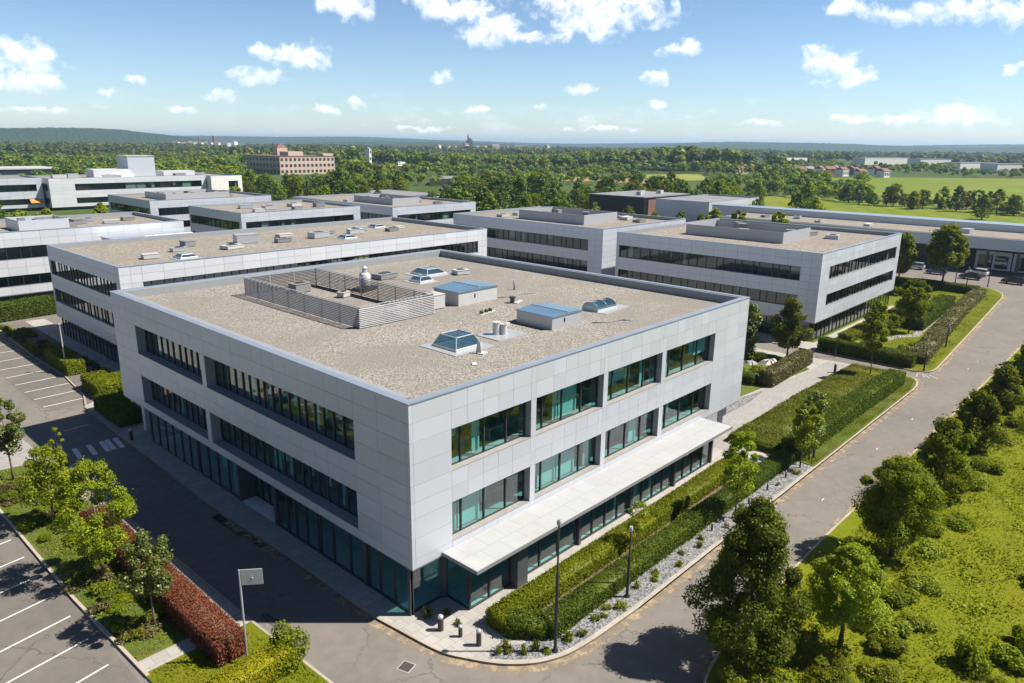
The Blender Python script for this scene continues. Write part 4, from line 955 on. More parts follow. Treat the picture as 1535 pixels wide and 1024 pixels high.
lamp_post('slim lamp post at the side road by the end of the paved path', 76.2, 3.0, 3.0)
# flag pole like white post in the left bed
t = thing('flagpole', 'tall white pole behind the clipped box hedge on the left', 'pole', (1.75, 67.6, HZ)); og = (1.75, 67.6, HZ)
b = MB(); b.tube([(1.75, 67.6, HZ), (1.75, 67.6, 6.0)], [.09, .06], 8); b.build('pole', M['whitem'], t, og)
b = MB(); b.rbox(1.75, 67.6, 0, .3, .2, 5.98, 6.2); b.build('cap', M['greym'], t, og)
def bollard(label, x, y, h=1.05, r=.15, group=None):
    t = thing('bollard', label, 'bollard', (x, y, HZ), group); og = (x, y, HZ)
    b = MB(); b.tube([(x, y, HZ - .02), (x, y, HZ + h * .82)], r, 14); b.build('shaft', M['iron'], t, og, False)
    b = MB(); b.tube([(x, y, HZ + h * .82), (x, y, HZ + h * .94), (x, y, HZ + h)], [r * .98, r * .98, r * .6], 14); b.build('cap', M['greym'], t, og)
bollard('dark bollard with pale cap nearest the glass corner of the foreground block', .55, -1.75, 1.0, .17)
bollard('short dark bollard between the other two near the entrance canopy', .95, -3.0, .75, .12)
bollard('dark bollard with white cap at the edge of the gravel by the road corner', 1.15, -4.3, 1.05, .15)
bollard('grey bollard beside the far end of the zebra crossing', -.95, 40.2, 1.1, .16)
bollard('dark bollard at the far end of the paved path', 68.5, .3, 1.2, .16)
for i, (x, y) in enumerate([(22.0, -7.6), (27.8, -7.7), (31.2, -7.7), (34.6, -7.8)]):
    bollard('low dark path light in the gravel strip beside the long hedge', x, y, .62, .07, 'path lights in the gravel strip')
t = thing('signpost', 'blank grey sign board on a tall pole by the copper hedge', 'sign', (-8.55, 3.7, HZ)); og = (-8.55, 3.7, HZ)
b = MB(); b.tube([(-8.55, 3.7, HZ - .05), (-8.55, 3.7, 5.85)], .055, 8); b.build('pole', M['greym'], t, og)
a = R(-40); dx, dy = math.cos(a), math.sin(a)
b = MB(); b.rbox(-8.55 + dx * .62, 3.7 + dy * .62, a, 1.1, .06, 4.95, 5.85); p = b.build('sign_board', M['greym'], t, og)
b = MB(); cx, cy = -8.55 + dx * .62 - .045 * -math.sin(a) * -1, 3.7 + dy * .62 - .045 * math.cos(a)
nx, ny = math.sin(a), -math.cos(a)
for (u0, z0, u1, z1) in ((-.06, 5.33, .02, 5.47), (.0, 5.40, .07, 5.33)):
    q = lambda u, z, d: (-8.55 + dx * (.62 + u) + nx * d, 3.7 + dy * (.62 + u) + ny * d, z)
    b.tube([q(u0, z0, .04), q(u1, z1, .04)], .014, 5)
b.build('sign_mark', M['whitem'], p, og)
t = thing('manhole_cover', 'square rusty manhole cover in the road at the bottom', 'manhole cover', (-2.7, -2.6, -.01)); og = (-2.7, -2.6, -.01)
b = MB(); b.rbox(-2.7, -2.6, .3, .78, .78, -.02, -.004); b.build('frame', M['greym'], t, og)
b = MB(); b.rbox(-2.7, -2.6, .3, .66, .66, -.003, .002)
b.build('lid', M['iron'], t, og)
b = MB(); b.rbox(5.3, -2.35, .0, .4, .4, HZ + .001, HZ + .012); tag(b.build('drain_cover', M['iron'], None, (5.3, -2.35, HZ)), 'small drain cover in the paving under the canopy edge', 'drain cover')

# ------------------------------------------------------------------ cars far right
def car(label, x, y, rz, col, group=None, kind=0):
    m = m_cache.get(col)
    if m is None:
        m, t_, o_ = material('car_paint'); p = principled(t_, o_, col, .25, .2); p.inputs['Coat Weight'].default_value = .6; m_cache[col] = m
    t = thing('parked_car', label, 'car', (x, y, 0), group, rz)
    prof = [(-2.1, .35), (-2.15, .62), (-2.0, .92), (-1.2, 1.0), (1.0, .98), (1.95, .82), (2.12, .6), (2.1, .32)]
    if kind: prof = [(-2.1, .35), (-2.15, .7), (-2.05, 1.02), (-1.2, 1.05), (1.0, 1.02), (1.95, .88), (2.12, .6), (2.1, .32)]
    b = MB(); w = .86
    for s in (-1, 1): b.face([(px, s * w, pz) for px, pz in (prof if s < 0 else prof[::-1])])
    for i in range(len(prof)):
        p, q = prof[i], prof[(i + 1) % len(prof)]; b.face([(p[0], -w, p[1]), (p[0], w, p[1]), (q[0], w, q[1]), (q[0], -w, q[1])][::-1])
    b.build('body', m, t)
    ca = [(-1.75, 1.0), (-1.25, 1.44), (.25, 1.46), (1.05, .98)] if not kind else [(-2.0, 1.03), (-1.75, 1.56), (.3, 1.56), (1.0, 1.02)]
    b = MB(); wi = .70
    lo = [(ca[0][0], -w + .04, ca[0][1] - .01), (ca[3][0], -w + .04, ca[3][1] - .02), (ca[3][0], w - .04, ca[3][1] - .02), (ca[0][0], w - .04, ca[0][1] - .01)]
    hi = [(ca[1][0], -wi, ca[1][1]), (ca[2][0], -wi, ca[2][1]), (ca[2][0], wi, ca[2][1]), (ca[1][0], wi, ca[1][1])]
    b.hexa(lo + hi); b.build('cabin_glass', M['dimwin'], t)
    b = MB(); b.hexa([(ca[1][0] - .03, -wi - .02, ca[1][1] - .03), (ca[2][0] + .03, -wi - .02, ca[1][1] - .03), (ca[2][0] + .03, wi + .02, ca[1][1] - .03), (ca[1][0] - .03, wi + .02, ca[1][1] - .03), (ca[1][0] + .1, -wi + .05, ca[1][1] + .05), (ca[2][0] - .1, -wi + .05, ca[1][1] + .05), (ca[2][0] - .1, wi - .05, ca[1][1] + .05), (ca[1][0] + .1, wi - .05, ca[1][1] + .05)]); b.build('car_roof', m, t)
    for wx in (-1.32, 1.32):
        for s in (-1, 1):
            b = MB(); b.tube([(wx, s * .68, .32), (wx, s * .89, .32)], .32, 12); wh = b.build('wheel', M['tyre'], t)
            b = MB(); b.tube([(wx, s * .885, .32), (wx, s * .90, .32)], .19, 10); b.build('rim', M['greym'], wh)
    for s in (-1, 1):
        b = MB(); b.box(2.02, 2.13, s * .6 - .16, s * .6 + .16, .6, .74); b.build('headlight', M['whitem'], t)
        b = MB(); b.box(-2.17, -2.06, s * .66 - .12, s * .66 + .12, .68, .9); b.build('tail_light', M['brickred'], t)
    return t
m_cache = {}
for lab, x, y, rz, col, kd in (('silver car, leftmost of the row in front of the long building', 170.5, 27, 90, (.5, .5, .52), 0),
    ('white hatchback parked between the two light green street trees', 168.2, 22.5, 85, (.7, .7, .7), 1), ('bright blue car behind the slimmer light green street tree', 163.5, 20.5, 95, (.05, .14, .4), 0),
    ('pale grey car just left of the tallest street tree', 168.8, 17.2, 88, (.45, .46, .48), 1), ('dark blue car behind the crown of the tallest street tree', 164.5, 11.5, 92, (.03, .06, .14), 0),
    ('white car right of the tallest street tree in the back row', 169.6, 4.5, 80, (.72, .72, .72), 1), ('black car right of the tallest street tree in the front row', 162.8, 4.4, 88, (.015, .016, .018), 0),
    ('black car with a red one behind it near the far lamp post', 162.8, -3.5, 86, (.02, .02, .022), 1), ('dark red car in the back row behind the black one', 167.6, -5.5, 92, (.22, .03, .03), 0),
    ('white car cut by the right edge of the photo', 161.5, -14.8, 80, (.7, .71, .72), 0)):
    car(lab, x - 2.6, y, R(rz), col, None, kd)

# ------------------------------------------------------------------ hedges
hedge('hedge', 'bright yellow green clipped hedge in front of the glazed bay under the canopy', [(3.4, -4.0), (20, -3.95), (33.6, -3.75)], 1.5, 1.1, HZ, 'L_hedge', 110, .085, 1, 'clipped hedges')
hedge('hedge', 'short rounded hedge end joining the two front hedges near the road corner', [(3.5, -5.0), (4.2, -5.9)], 1.35, 1.05, HZ, 'L_hedged', 90, .10, 2, 'clipped hedges')
hedge('hedge', 'long dark green hedge between the bare soil and the gravel strip', [(5.0, -6.45), (20, -6.4), (38, -6.45)], 1.35, 1.1, HZ, 'L_hedged', 110, .09, 3, 'clipped hedges', 'hedge', .05, .07)
hedge('hedge', 'tall dark hedge along the grass strip of the right hand road', [(39.6, -6.45), (55, -6.4), (68.4, -6.6)], 1.9, 1.75, HZ, 'L_hedged', 95, .105, 4, None, 'hedge', .05, .08)
hedge('hedge', 'broad low olive hedge between the paved path and the tall dark hedge', [(40.6, -2.75), (55, -2.65), (69.6, -2.9)], 4.6, .75, HZ, 'L_olive', 75, .11, 5, None, 'hedge', .06, .08)
hedge('hedge', 'tall brown tinged hedge left of the paved path behind the foreground block', [(57.6, 4.2), (69.6, 4.7)], 1.7, 1.8, HZ, 'L_brown', 75, .12, 6)
hedge('hedge', 'short dark hedge stub behind the foreground block, left of the brown tinged hedge', [(56.6, 5.8), (56.9, 8.6)], 1.3, 1.2, HZ, 'L_hedged', 75, .12, 7)
hedge('hedge', 'dark front hedge of the far garden facing the side road', [(78.3, 5.2), (78.2, -5.4)], 1.7, 1.75, HZ, 'L_hedged', 70, .13, 8)
hedge('hedge', 'brown hedge along the verge of the far road bend', [(81.5, -5.9), (100, -4.1), (120, -2.4), (139, -1.3)], 2.2, 1.25, HZ, 'L_brown', 45, .15, 9, None, 'hedge', .1, .15)
hedge('hedge', 'dark block hedge inside the far garden right of the stone path', [(101.5, -.2), (112, .3), (124, .9)], 2.6, 1.8, HZ, 'L_hedged', 40, .16, 10)
hedge('hedge', 'dark hedge at the back of the far garden along the street', [(140.5, 0), (140.8, 8), (139.5, 22)], 1.9, 1.6, HZ, 'L_hedged', 45, .16, 11)
hedge('hedge', 'green hedge against the glass front of the bright block', [(86, 4.9), (112, 4.7)], 2.0, 1.1, HZ, 'L_hedge', 45, .15, 12)
hedge('hedge', 'copper red hedge beside the road on the left', [(-9.05, 24.6), (-9.0, 5.2)], 1.7, 1.5, HZ, 'L_red', 100, .085, 13)
hedge('hedge', 'yellow green hedge at the bottom edge below the sign board', [(-7.9, 2.1), (-14, 1.4)], 1.5, 1.35, HZ, 'L_yellow', 105, .085, 14)
hedge('hedge', 'box shaped bright hedge beside the white pole', [(2.25, 66.3), (2.3, 72.6)], 2.0, 1.75, HZ, 'L_hedge', 60, .13, 15)
hedge('hedge', 'box shaped hedge with a sunlit top between the bright box hedge and the dark one', [(2.2, 55.2), (2.25, 58.8)], 2.5, 1.5, HZ, 'L_hedge', 60, .13, 16)
hedge('hedge', 'dark box hedge at the left end of the foreground block', [(.5, 45.0), (.55, 50.2)], 2.2, 1.6, HZ, 'L_hedged', 60, .13, 17)
hedge('hedge', 'dark shaded hedge at the far end of the bed by the pale left block', [(3.2, 103.6), (9.5, 104.2)], 3.0, 2.6, HZ, 'L_hedged', 40, .18, 18)
hedge('hedge', 'leafy low hedge top by the left end of the foreground block in the sun', [(4.2, 52.3), (4.4, 58.5)], 2.4, 1.1, HZ, 'L_hedge', 50, .13, 19)

# ------------------------------------------------------------------ trees near the camera
tree('tree', 'large lime green young tree, biggest in the left planting strip', 'tree', (-10.9, 18.1, HZ), 3, 8.0, 2.75, 1.9, 'round', 42, 210, .105, .66, 'L_lime', 'bark2', .12, 'young trees in the left planting strip')
tree('tree', 'small olive tinted young tree beside the copper hedge', 'tree', (-10.8, 10.3, HZ), 5, 6.1, 1.8, 2.5, 'round', 26, 190, .105, .52, 'L_young', 'bark2', .08, 'young trees in the left planting strip')
tree('tree', 'low spreading yellow green tree left of the big lime one', 'tree', (-10.9, 28.1, HZ), 8, 6.0, 2.7, 1.9, 'dome', 32, 140, .115, .7, 'L_lime', 'bark2', .10, 'young trees in the left planting strip')
tree('tree', 'thin olive tree cut by the left edge near the corner of the car park', 'tree', (-11.0, 38.3, HZ), 9, 7.0, 1.9, 2.8, 'vase', 20, 170, .14, .6, 'L_young', 'bark2', .09, 'young trees in the left planting strip')
tree('sapling', 'thin pale sapling behind the spreading yellow green tree', 'tree', (-7.9, 36.5, HZ), 10, 4.2, .7, 1.4, 'vase', 7, 60, .11, .3, 'L_lime', 'bark2', .035)
tree('tree', 'large dark pear shaped tree leaning over the road at the bottom right', 'tree', (10.7, -15.7, .1), 21, 9.6, 3.4, .7, 'pear', 110, 360, .105, .78, 'L_dark', 'bark', .2)
tree('tree', 'mid green tree with a bare dark trunk just right of the big dark tree', 'tree', (15.2, -19.2, .1), 22, 6.3, 2.7, 2.0, 'dome', 44, 300, .105, .66, 'L_lime', 'bark', .13)
tree('tree', 'round bushy tree on a short trunk, second from the big dark tree along the verge', 'tree', (27.6, -18.3, .1), 23, 7.2, 3.0, 1.4, 'round', 74, 280, .11, .85, 'L_mid', 'bark', .15, 'trees along the verge')
tree('tree', 'bushy verge tree opposite the pair of slim trees', 'tree', (40.4, -18.2, .1), 24, 6.6, 2.75, .6, 'dome', 56, 240, .12, .75, 'L_mid', 'bark', .15, 'trees along the verge')
tree('tree', 'bushy verge tree opposite the tall dark hedge', 'tree', (53, -18.0, .1), 25, 5.7, 2.55, .5, 'dome', 48, 190, .15, .8, 'L_mid', 'bark', .14, 'trees along the verge')
tree('tree', 'smaller verge tree opposite the side road junction', 'tree', (66.8, -17.7, .1), 26, 5.2, 2.3, .4, 'dome', 40, 180, .16, .75, 'L_mid', 'bark', .13, 'trees along the verge')
tree('tree', 'verge tree at the right edge beyond the junction', 'tree', (78.5, -18.2, .1), 27, 5.3, 2.4, .4, 'dome', 40, 160, .17, .75, 'L_mid', 'bark', .13, 'trees along the verge')
tree('tree', 'farthest verge tree cut by the right edge of the photo', 'tree', (91, -17.6, .1), 28, 5.2, 2.4, .5, 'round', 36, 150, .18, .75, 'L_dark', 'bark', .13, 'trees along the verge')
tree('slim_tree', 'slim young tree standing alone in the gravel strip before the lawn', 'tree', (25.0, -7.9, HZ), 31, 7.1, 1.7, 2.3, 'round', 24, 130, .13, .55, 'L_lime', 'bark', .06, 'slim trees in the gravel strip')
tree('slim_tree', 'left one of the pair of slim trees at the start of the grass strip', 'tree', (37.4, -7.9, HZ), 32, 5.9, 1.5, 2.0, 'round', 20, 120, .14, .55, 'L_lime', 'bark', .06, 'slim trees in the gravel strip')
tree('slim_tree', 'right one of the pair of slim trees at the start of the grass strip', 'tree', (39.4, -7.9, HZ), 33, 6.6, 1.5, 2.6, 'vase', 20, 120, .14, .55, 'L_young', 'bark', .06, 'slim trees in the gravel strip')
tree('sapling', 'sparse sapling between the two front hedges behind the second lamp post', 'tree', (15.4, -5.3, HZ), 34, 3.9, 1.0, 1.6, 'vase', 10, 45, .12, .4, 'L_lime', 'bark2', .035)
tree('tree', 'dark shapely tree on a bare trunk behind the brown tinged hedge', 'tree', (70.2, 7.2, HZ), 41, 8.2, 2.8, 2.0, 'pear', 50, 170, .19, .75, 'L_olive', 'bark', .13)
tree('tree', 'loose light tree half hidden by the right end of the foreground block', 'tree', (68.0, 11.8, HZ), 42, 7.4, 1.8, .5, 'vase', 26, 130, .2, .7, 'L_young', 'bark', .1)
tree('lollipop_tree', 'lollipop shaped tree on a tall thin stem at the side road junction', 'tree', (68.9, -3.7, HZ), 43, 7.3, 1.7, 4.0, 'dome', 18, 130, .17, .6, 'L_mid', 'bark', .08)
tree('tree', 'slim garden tree on the small lawn of the far garden', 'tree', (97.6, -.3, HZ), 44, 7.2, 2.2, 2.6, 'round', 26, 110, .22, .75, 'L_mid', 'bark', .1)
tree('tree', 'low broad tree by the glass front in the far garden', 'tree', (92, 2.9, HZ), 45, 5.2, 2.3, .8, 'dome', 28, 110, .22, .8, 'L_mid', 'bark', .1)
tree('tree', 'spreading dark tree in the middle of the far garden', 'tree', (108, 2.2, HZ), 46, 6.4, 3.6, 1.2, 'dome', 34, 120, .24, .95, 'L_dark', 'bark', .14)
tree('tree', 'yellow green street tree at the corner of the bright block', 'tree', (139.5, 13.2, HZ), 47, 10.6, 2.9, 3.2, 'round', 40, 130, .3, 1.0, 'L_lime', 'bark', .16)
tree('tree', 'tallest wide crowned yellow green street tree in front of the parked cars', 'tree', (141.5, 5.6, HZ), 48, 12.8, 4.5, 4.9, 'dome', 58, 130, .32, 1.15, 'L_lime', 'bark', .2)
for i, (x, y, h, r) in enumerate([(158, 58, 11.5, 3.2), (157, 47, 12, 3.0), (160, 66, 11, 2.6)]):
    tree('tree', 'treetop above the roofs between the bright block and the long building', 'tree', (x, y, 0), 50 + i, h, r, 3, 'round', 26, 90, .4, 1.0, 'L_lime', 'bark', .16, 'trees between the bright block and the long building')

for i, (x, y, h, r) in enumerate([(188, 112, 6, 2.4), (196, 118, 6.5, 2.5), (190, 128, 6, 2.6), (197, 134, 7, 2.8), (186, 140, 7.5, 3), (194, 106, 5.5, 2.4), (199, 99, 6, 2.4), (200, 92, 5.5, 2.2), (196, 87, 5.6, 2.4)]):
    tree('tree', 'small light tree in front of the black hall', 'tree', (x, y, 0), 70 + i % 4, h, r, .6, 'dome', 20, 60, .42, .9, 'L_lime' if i % 3 else 'L_far2', 'bark', .12, 'small trees in front of the black hall')

for i, (x, y, h, r) in enumerate([(96, 262, 7, 3.6), (102, 266, 7.5, 3.8), (108, 262, 7, 3.6), (114, 268, 7.5, 3.8), (120, 264, 7, 3.6), (126, 270, 8, 4), (131, 278, 8, 4), (70, 258, 5, 2.6), (40, 210, 8, 4)]):
    tree('tree', 'yellow green tree in front of the far office complex', 'tree', (x, y, 0), 80 + i % 3, h, r, .8, 'dome', 22, 60, .55, 1.2, 'L_lime', 'bark', .14, 'trees in front of the far complex')

# ------------------------------------------------------------------ shrubs and low planting
SHRUBQ = {}
def shrub(label, x, y, r, h, lmat, seed, group=None, z=HZ, leaf=.1, n=900, cat='shrub'):
    key = (lmat, seed % 3, round(leaf, 2), n); base = SHRUBQ.get(key)
    if base is None:
        Q = shrub_quads(seed % 3 + 60, 1., 1., n, leaf / max(r, .3)); o = quads_mesh('shrub', Q, M[lmat]); SHRUBQ[key] = o
    else: o = base.copy(); COL.objects.link(o)
    for k in list(o.keys()):
        if k in ('label', 'group', 'category'): del o[k]
    o.location = (x, y, z - .03); o.scale = (r, r, h); o.rotation_euler = (0, 0, seed * 1.3)
    return tag(o, label, cat, group)
shrub('round loose green bush at the bottom edge right of the yellow green hedge', -7.0, 1.9, 1.3, 2.0, 'L_mid', 1, None, HZ, .11, 2200)
rr = random.Random(4)
for i, (x, y, r, h, m) in enumerate([(8.2, -16.6, 1.1, 1.5, 'L_lime'), (6.8, -18.3, 1.3, 1.3, 'L_lime'), (9.6, -18.6, 1.2, 1.2, 'L_lime'), (12.2, -19.6, 1.3, 1.3, 'L_mid'), (13.8, -21.6, 1.2, 1.0, 'L_lime'), (16.5, -21.2, 1.1, 1.1, 'L_mid'), (18.6, -20.6, 1.4, 1.3, 'L_lime'), (20.6, -21.8, 1.0, .8, 'L_hedge'), (22.6, -20.0, 1.4, 1.1, 'L_mid'), (25, -20.8, 1.1, .9, 'L_lime'), (29.6, -20.4, 1.2, 1.0, 'L_lime'), (33.5, -19.4, 1.5, 1.4, 'L_lime'), (36, -20.6, 1.2, 1.0, 'L_mid'), (44, -19.2, 1.6, 1.6, 'L_lime'), (46.5, -17.4, 1.5, 1.9, 'L_lime'), (49, -20.2, 1.4, 1.3, 'L_mid'), (57.5, -19.4, 1.6, 1.7, 'L_lime'), (60.5, -17.5, 1.5, 1.9, 'L_lime'), (63, -20.5, 1.7, 1.5, 'L_mid'), (71.5, -18, 1.8, 2.0, 'L_lime'), (74, -20.5, 1.6, 1.5, 'L_lime'), (84, -18.4, 1.8, 2.2, 'L_lime'), (86, -20.6, 1.7, 1.6, 'L_mid'), (96, -18.5, 1.9, 2.1, 'L_lime'), (18.4, -16.4, .9, .8, 'L_lime'), (22.5, -16.2, .8, .7, 'L_lime'), (31.5, -16.3, .8, .7, 'L_lime')]):
    shrub('wild bush growing under and between the trees of the right hand verge', x, y, r * 1.02, h * .8, m, i, 'bushes under the verge trees', .1, .11, 1800)
for i in range(34):
    y = -25.2 - rr.random() * 7; x = 17 + i * 1.5 + rr.uniform(-1, 1) - (y + 25) * .2
    shrub('dark scrubby bush in the thicket at the right edge beyond the open grass', x, y, rr.uniform(.9, 1.7), rr.uniform(.8, 1.5), rr.choice(['L_mid', 'L_lime', 'L_mid']), i, 'bushes in the thicket at the right edge', .1, .13, 1400)
for i, (x, y) in enumerate([(1.9, -5.9), (2.4, -6.7), (3.4, -7.5), (3.2, -6.8), (4.9, -7.6), (5.8, -8.0), (7.6, -7.7), (8.2, -7.9), (9.0, -7.5), (9.6, -8.1), (12.0, -7.7), (13.6, -8.1), (14.3, -7.6), (16.2, -8.2), (17.6, -7.6), (19.3, -8.1), (20.4, -7.7), (23.2, -8.2), (26.6, -7.7), (29, -8.2), (32.6, -8.0), (36, -8.2), (2.2, -5.4), (1.4, -5.6)]):
    shrub('small tufty plant in the grey gravel strip', x, y, rr.uniform(.22, .42), rr.uniform(.28, .6), rr.choice(['L_lime', 'L_hedge', 'L_mid']), i, 'small plants in the gravel strip', HZ, .07, 160, 'plant')
for i, (x, y, r, h) in enumerate([(.75, -.25, .32, .8), (1.9, -.9, .35, .25), (1.6, -2.2, .3, .35)]):
    shrub(('dark upright plant close to the glass corner', 'flat green plant patch in the paving by the glass corner', 'yellowish tuft beside the first bollard')[i], x, y, r, h, ('L_dark', 'L_mid', 'L_brown')[i], i, None, HZ, .07, 180, 'plant')
for i in range(46):
    x = rr.uniform(-12.6, -9.9); y = rr.uniform(9, 38)
    shrub('low mixed bush in the bed under the young trees on the left', x, y, rr.uniform(.4, .95), rr.uniform(.25, .7), rr.choice(['L_mid', 'L_lime', 'L_hedge', 'L_dark', 'L_brown']), i, 'low bushes under the young trees', HZ, .1, 500)
for i, (x, y) in enumerate([(5.1, 61.5), (5.0, 64), (4.9, 66.6), (4.9, 69), (4.8, 71.8), (4.6, 75), (4.4, 79), (4.2, 84), (4.0, 89), (3.8, 94)]):
    shrub('dark cushion plant along the shaded pavement of the long block', x, y, .7, .5, 'L_dark', i, 'cushion plants along the shaded pavement', HZ, .12, 400, 'plant')
for i in range(26):
    x = rr.uniform(1.5, 4.0); y = rr.uniform(74.5, 99)
    shrub('low sunlit shrub in the long bed left of the long block', x, y, rr.uniform(.5, 1.0), rr.uniform(.3, .8), rr.choice(['L_lime', 'L_hedge', 'L_brown', 'L_olive']), i, 'low shrubs in the long bed', HZ, .13, 400)
for i, (x, y, r, h, m) in enumerate([(80.5, 3.5, .9, .9, 'L_lime'), (82, -2, 1.0, .6, 'L_hedge'), (84.5, 1.5, 1.1, .8, 'L_mid'), (86.5, -2.8, 1.0, .7, 'L_hedge'), (88.5, 3, 1.1, 1.0, 'L_mid'), (90, -3.2, .9, .5, 'L_mid'), (99, 2.8, 1.4, 1.4, 'L_dark'), (103, 3.2, 1.5, 1.6, 'L_mid'), (114, 3.8, 1.6, 1.8, 'L_dark'), (118, 5, 1.8, 1.7, 'L_mid'), (121, 3, 1.5, 1.4, 'L_lime'), (126, 6, 1.8, 1.6, 'L_mid'), (130, 2.5, 1.5, 1.1, 'L_lime'), (133, 8, 2, 1.5, 'L_hedge'), (128, 11, 2, 1.6, 'L_mid'), (77.7, 4.0, .6, .7, 'L_lime'), (77.5, -2.5, .6, .9, 'L_lime')]):
    shrub('shrub in the garden beside the bright block', x, y, r, h, m, i, 'shrubs in the far garden', HZ, .17, 500)
for i, (x, y, r, h, m) in enumerate([(46, 6.2, .9, .9, 'L_lime'), (49, 7.5, 1.1, 1.1, 'L_mid'), (53, 6.4, .9, .7, 'L_hedge'), (62, 7.5, 1.0, .8, 'L_hedge'), (59, 9, 1.2, 1.0, 'L_mid'), (66, 9.5, 1.3, 1.3, 'L_mid'), (63, 12, 1.3, 1.5, 'L_dark'), (43.5, 4.9, .6, .9, 'L_mid')]):
    shrub('garden shrub behind the right end of the foreground block', x, y, r, h, m, i, 'shrubs behind the foreground block', HZ, .14, 500)
for i, (x, y, s) in enumerate([(66.5, 8.2, 1.6), (64.6, 9.6, 1.1), (91.5, 1.0, .6), (93.5, -.2, .5), (88, 1.9, .5)]):
    b = MB(); g2 = random.Random(i); n = 9
    lo = [(x + math.cos(2 * math.pi * k / n) * s * g2.uniform(.75, 1.1), y + math.sin(2 * math.pi * k / n) * s * .8 * g2.uniform(.75, 1.1)) for k in range(n)]
    for k in range(n):
        a, c = lo[k], lo[(k + 1) % n]; m_ = lambda p: (x + (p[0] - x) * .62, y + (p[1] - y) * .66, HZ + s * .24 * (1 + .5 * math.sin(k * 2.1 + i)))
        b.face([(a[0], a[1], HZ - .02), (c[0], c[1], HZ - .02), m_(c), m_(a)]); b.face([m_(a), m_(c), (x + s * .2, y - s * .1, HZ + s * .34)])
    tag(b.build('rock', M['stone'], None, (x, y, HZ)), ('broad pale rock on the garden lawn behind the foreground block', 'smaller pale rock beside the broad one on the garden lawn', 'pale stone by the stone path of the far garden', 'pale stone by the stone path of the far garden', 'pale stone by the stone path of the far garden')[i], 'rock', 'stones by the far garden path' if i > 1 else None)

VERGE_T = [(8, -16.2), (10, -15), (145, -15), (145, -58), (3, -58), (3, -20)]
tufts('meadow_grass', 'long yellow green grass covering the right hand verge', [(6, -15.2), (110, -15), (110, -40), (4, -40), (4, -19)], 110000, .13, .1, 'L_grass', 5)
tufts('weeds', 'taller weeds and ground cover along the tree line of the verge', [(6, -15.4), (100, -15.2), (100, -20), (4, -20)], 9000, .17, .1, 'L_hedge', 6, (), 1.3)
for q, (px_, py_, rx_, ry_) in enumerate([(24, -23, 5, 1.6), (33, -27, 6, 2.2), (45, -24, 7, 1.8), (58, -28, 9, 2.5), (70, -25, 9, 2), (20, -28, 4, 2), (88, -27, 10, 3), (40, -32, 8, 3)]):
    tufts('meadow_weeds', 'darker streak of tall weeds in the open meadow', [(px_ + rx_ * math.cos(k * .63) * (1 + .2 * math.sin(k * 2.7 + q)), py_ + ry_ * math.sin(k * .63) * (1 + .25 * math.sin(k * 1.9 + q))) for k in range(10)], 700, .15, .1, 'L_lime', 30 + q, (), 1.2)
tufts('lawn_grass', 'short grass on the strip along the right hand road', [(38.7, -8.6), (68, -8.6), (72, -8), (73, -6), (73, -5), (70, -7.5), (39, -7.4)], 7000, .09, HZ + .06, 'L_grass', 7)
tufts('ground_cover', 'mixed ground cover in the left planting strip', [(-12.6, 8.3), (-9.9, 8.3), (-9.9, 25), (-7.5, 26), (-7.5, 38), (-9.6, 40.5), (-13, 41)], 13000, .11, HZ, 'L_hedge', 8)
tufts('bed_grass', 'grass in the bed at the bottom left corner', [(-12.5, 6.7), (-7.2, 6.7), (-6.5, 2.4), (-6.5, -4), (-12.1, -4)], 6000, .09, HZ, 'L_grass', 9)
tufts('garden_grass', 'grass of the far garden and its roadside strip', [(77.5, 5.8), (77.5, -7.9), (100, -7.2), (140, -4.8), (148, -1), (139, 12), (118, 7)], 16000, .16, HZ, 'L_grass', 10)

# ------------------------------------------------------------------ woods: single trees, then the far mass
CAMP = (-23.73, -29.58, 27.54); YAW = R(42.75)
RECTS = [(7, 68, 61, 89), (-40, 36, 100, 134), (80, 113, 45, 88), (80, 119, 6, 45), (52, 90, 168, 202), (53, 88, 122, 152), (87, 121, 113, 163), (62, 148, 290, 334), (42, 68, 298, 334), (66, 108, 414, 455), (18, 37, 90, 108),
         (150, 200, -70, 150), (203, 246, 88, 115), (202, 239, 114, 145), (174, 203, 218, 266), (292, 362, 526, 602)]
def pa(px): return math.degrees(math.atan((767.5 - px) / 1136.))
SIGHT = [(pa(358), pa(505), 440, 700), (pa(540), pa(566), 640, 850), (pa(575), pa(620), 680, 900), (pa(1255), pa(1430), 1150, 1450), (pa(1430), pa(1540), 950, 1300), (pa(1100), pa(1345), 690, 900), (pa(1055), pa(1110), 1000, 1300), (pa(905), pa(955), 950, 1200), (pa(595), pa(690), 330, 480), (pa(540), pa(655), 225, 320), (pa(815), pa(1065), 395, 505), (pa(960), pa(1062), 500, 760), (pa(250), pa(365), 2500, 3400), (pa(640), pa(840), 2300, 2900)]
def placeable(X, Y, m=3.):
    ok = ~((X < 166) & (Y < 96)); ok &= ~((X < 90) & (Y < 165)); ok &= ~((X > 30) & (X < 150) & (Y > 196) & (Y < 300)) & ~((X < 100) & (Y > 150) & (Y < 215) & (X > 30))
    for a, b_, c, d in RECTS: ok &= ~((X > a - m) & (X < b_ + m) & (Y > c - m) & (Y < d + m))
    for p in FIELDS: ok &= ~inpoly(X, Y, p)
    for a0, a1, e0, e1 in SIGHT:
        dd = np.hypot(X - CAMP[0], Y - CAMP[1]); aa = np.degrees(np.arctan2(Y - CAMP[1], X - CAMP[0]) - YAW)
        ok &= ~((aa > min(a0, a1)) & (aa < max(a0, a1)) & (dd > e0) & (dd < e1))
    return ok
def scatter(n, d0, d1, half=39.5, seed=1):
    g = np.random.default_rng(seed); d = np.sqrt(g.uniform(d0 * d0, d1 * d1, n)); a = YAW + np.radians(g.uniform(-half, half, n))
    return CAMP[0] + d * np.cos(a), CAMP[1] + d * np.sin(a), d
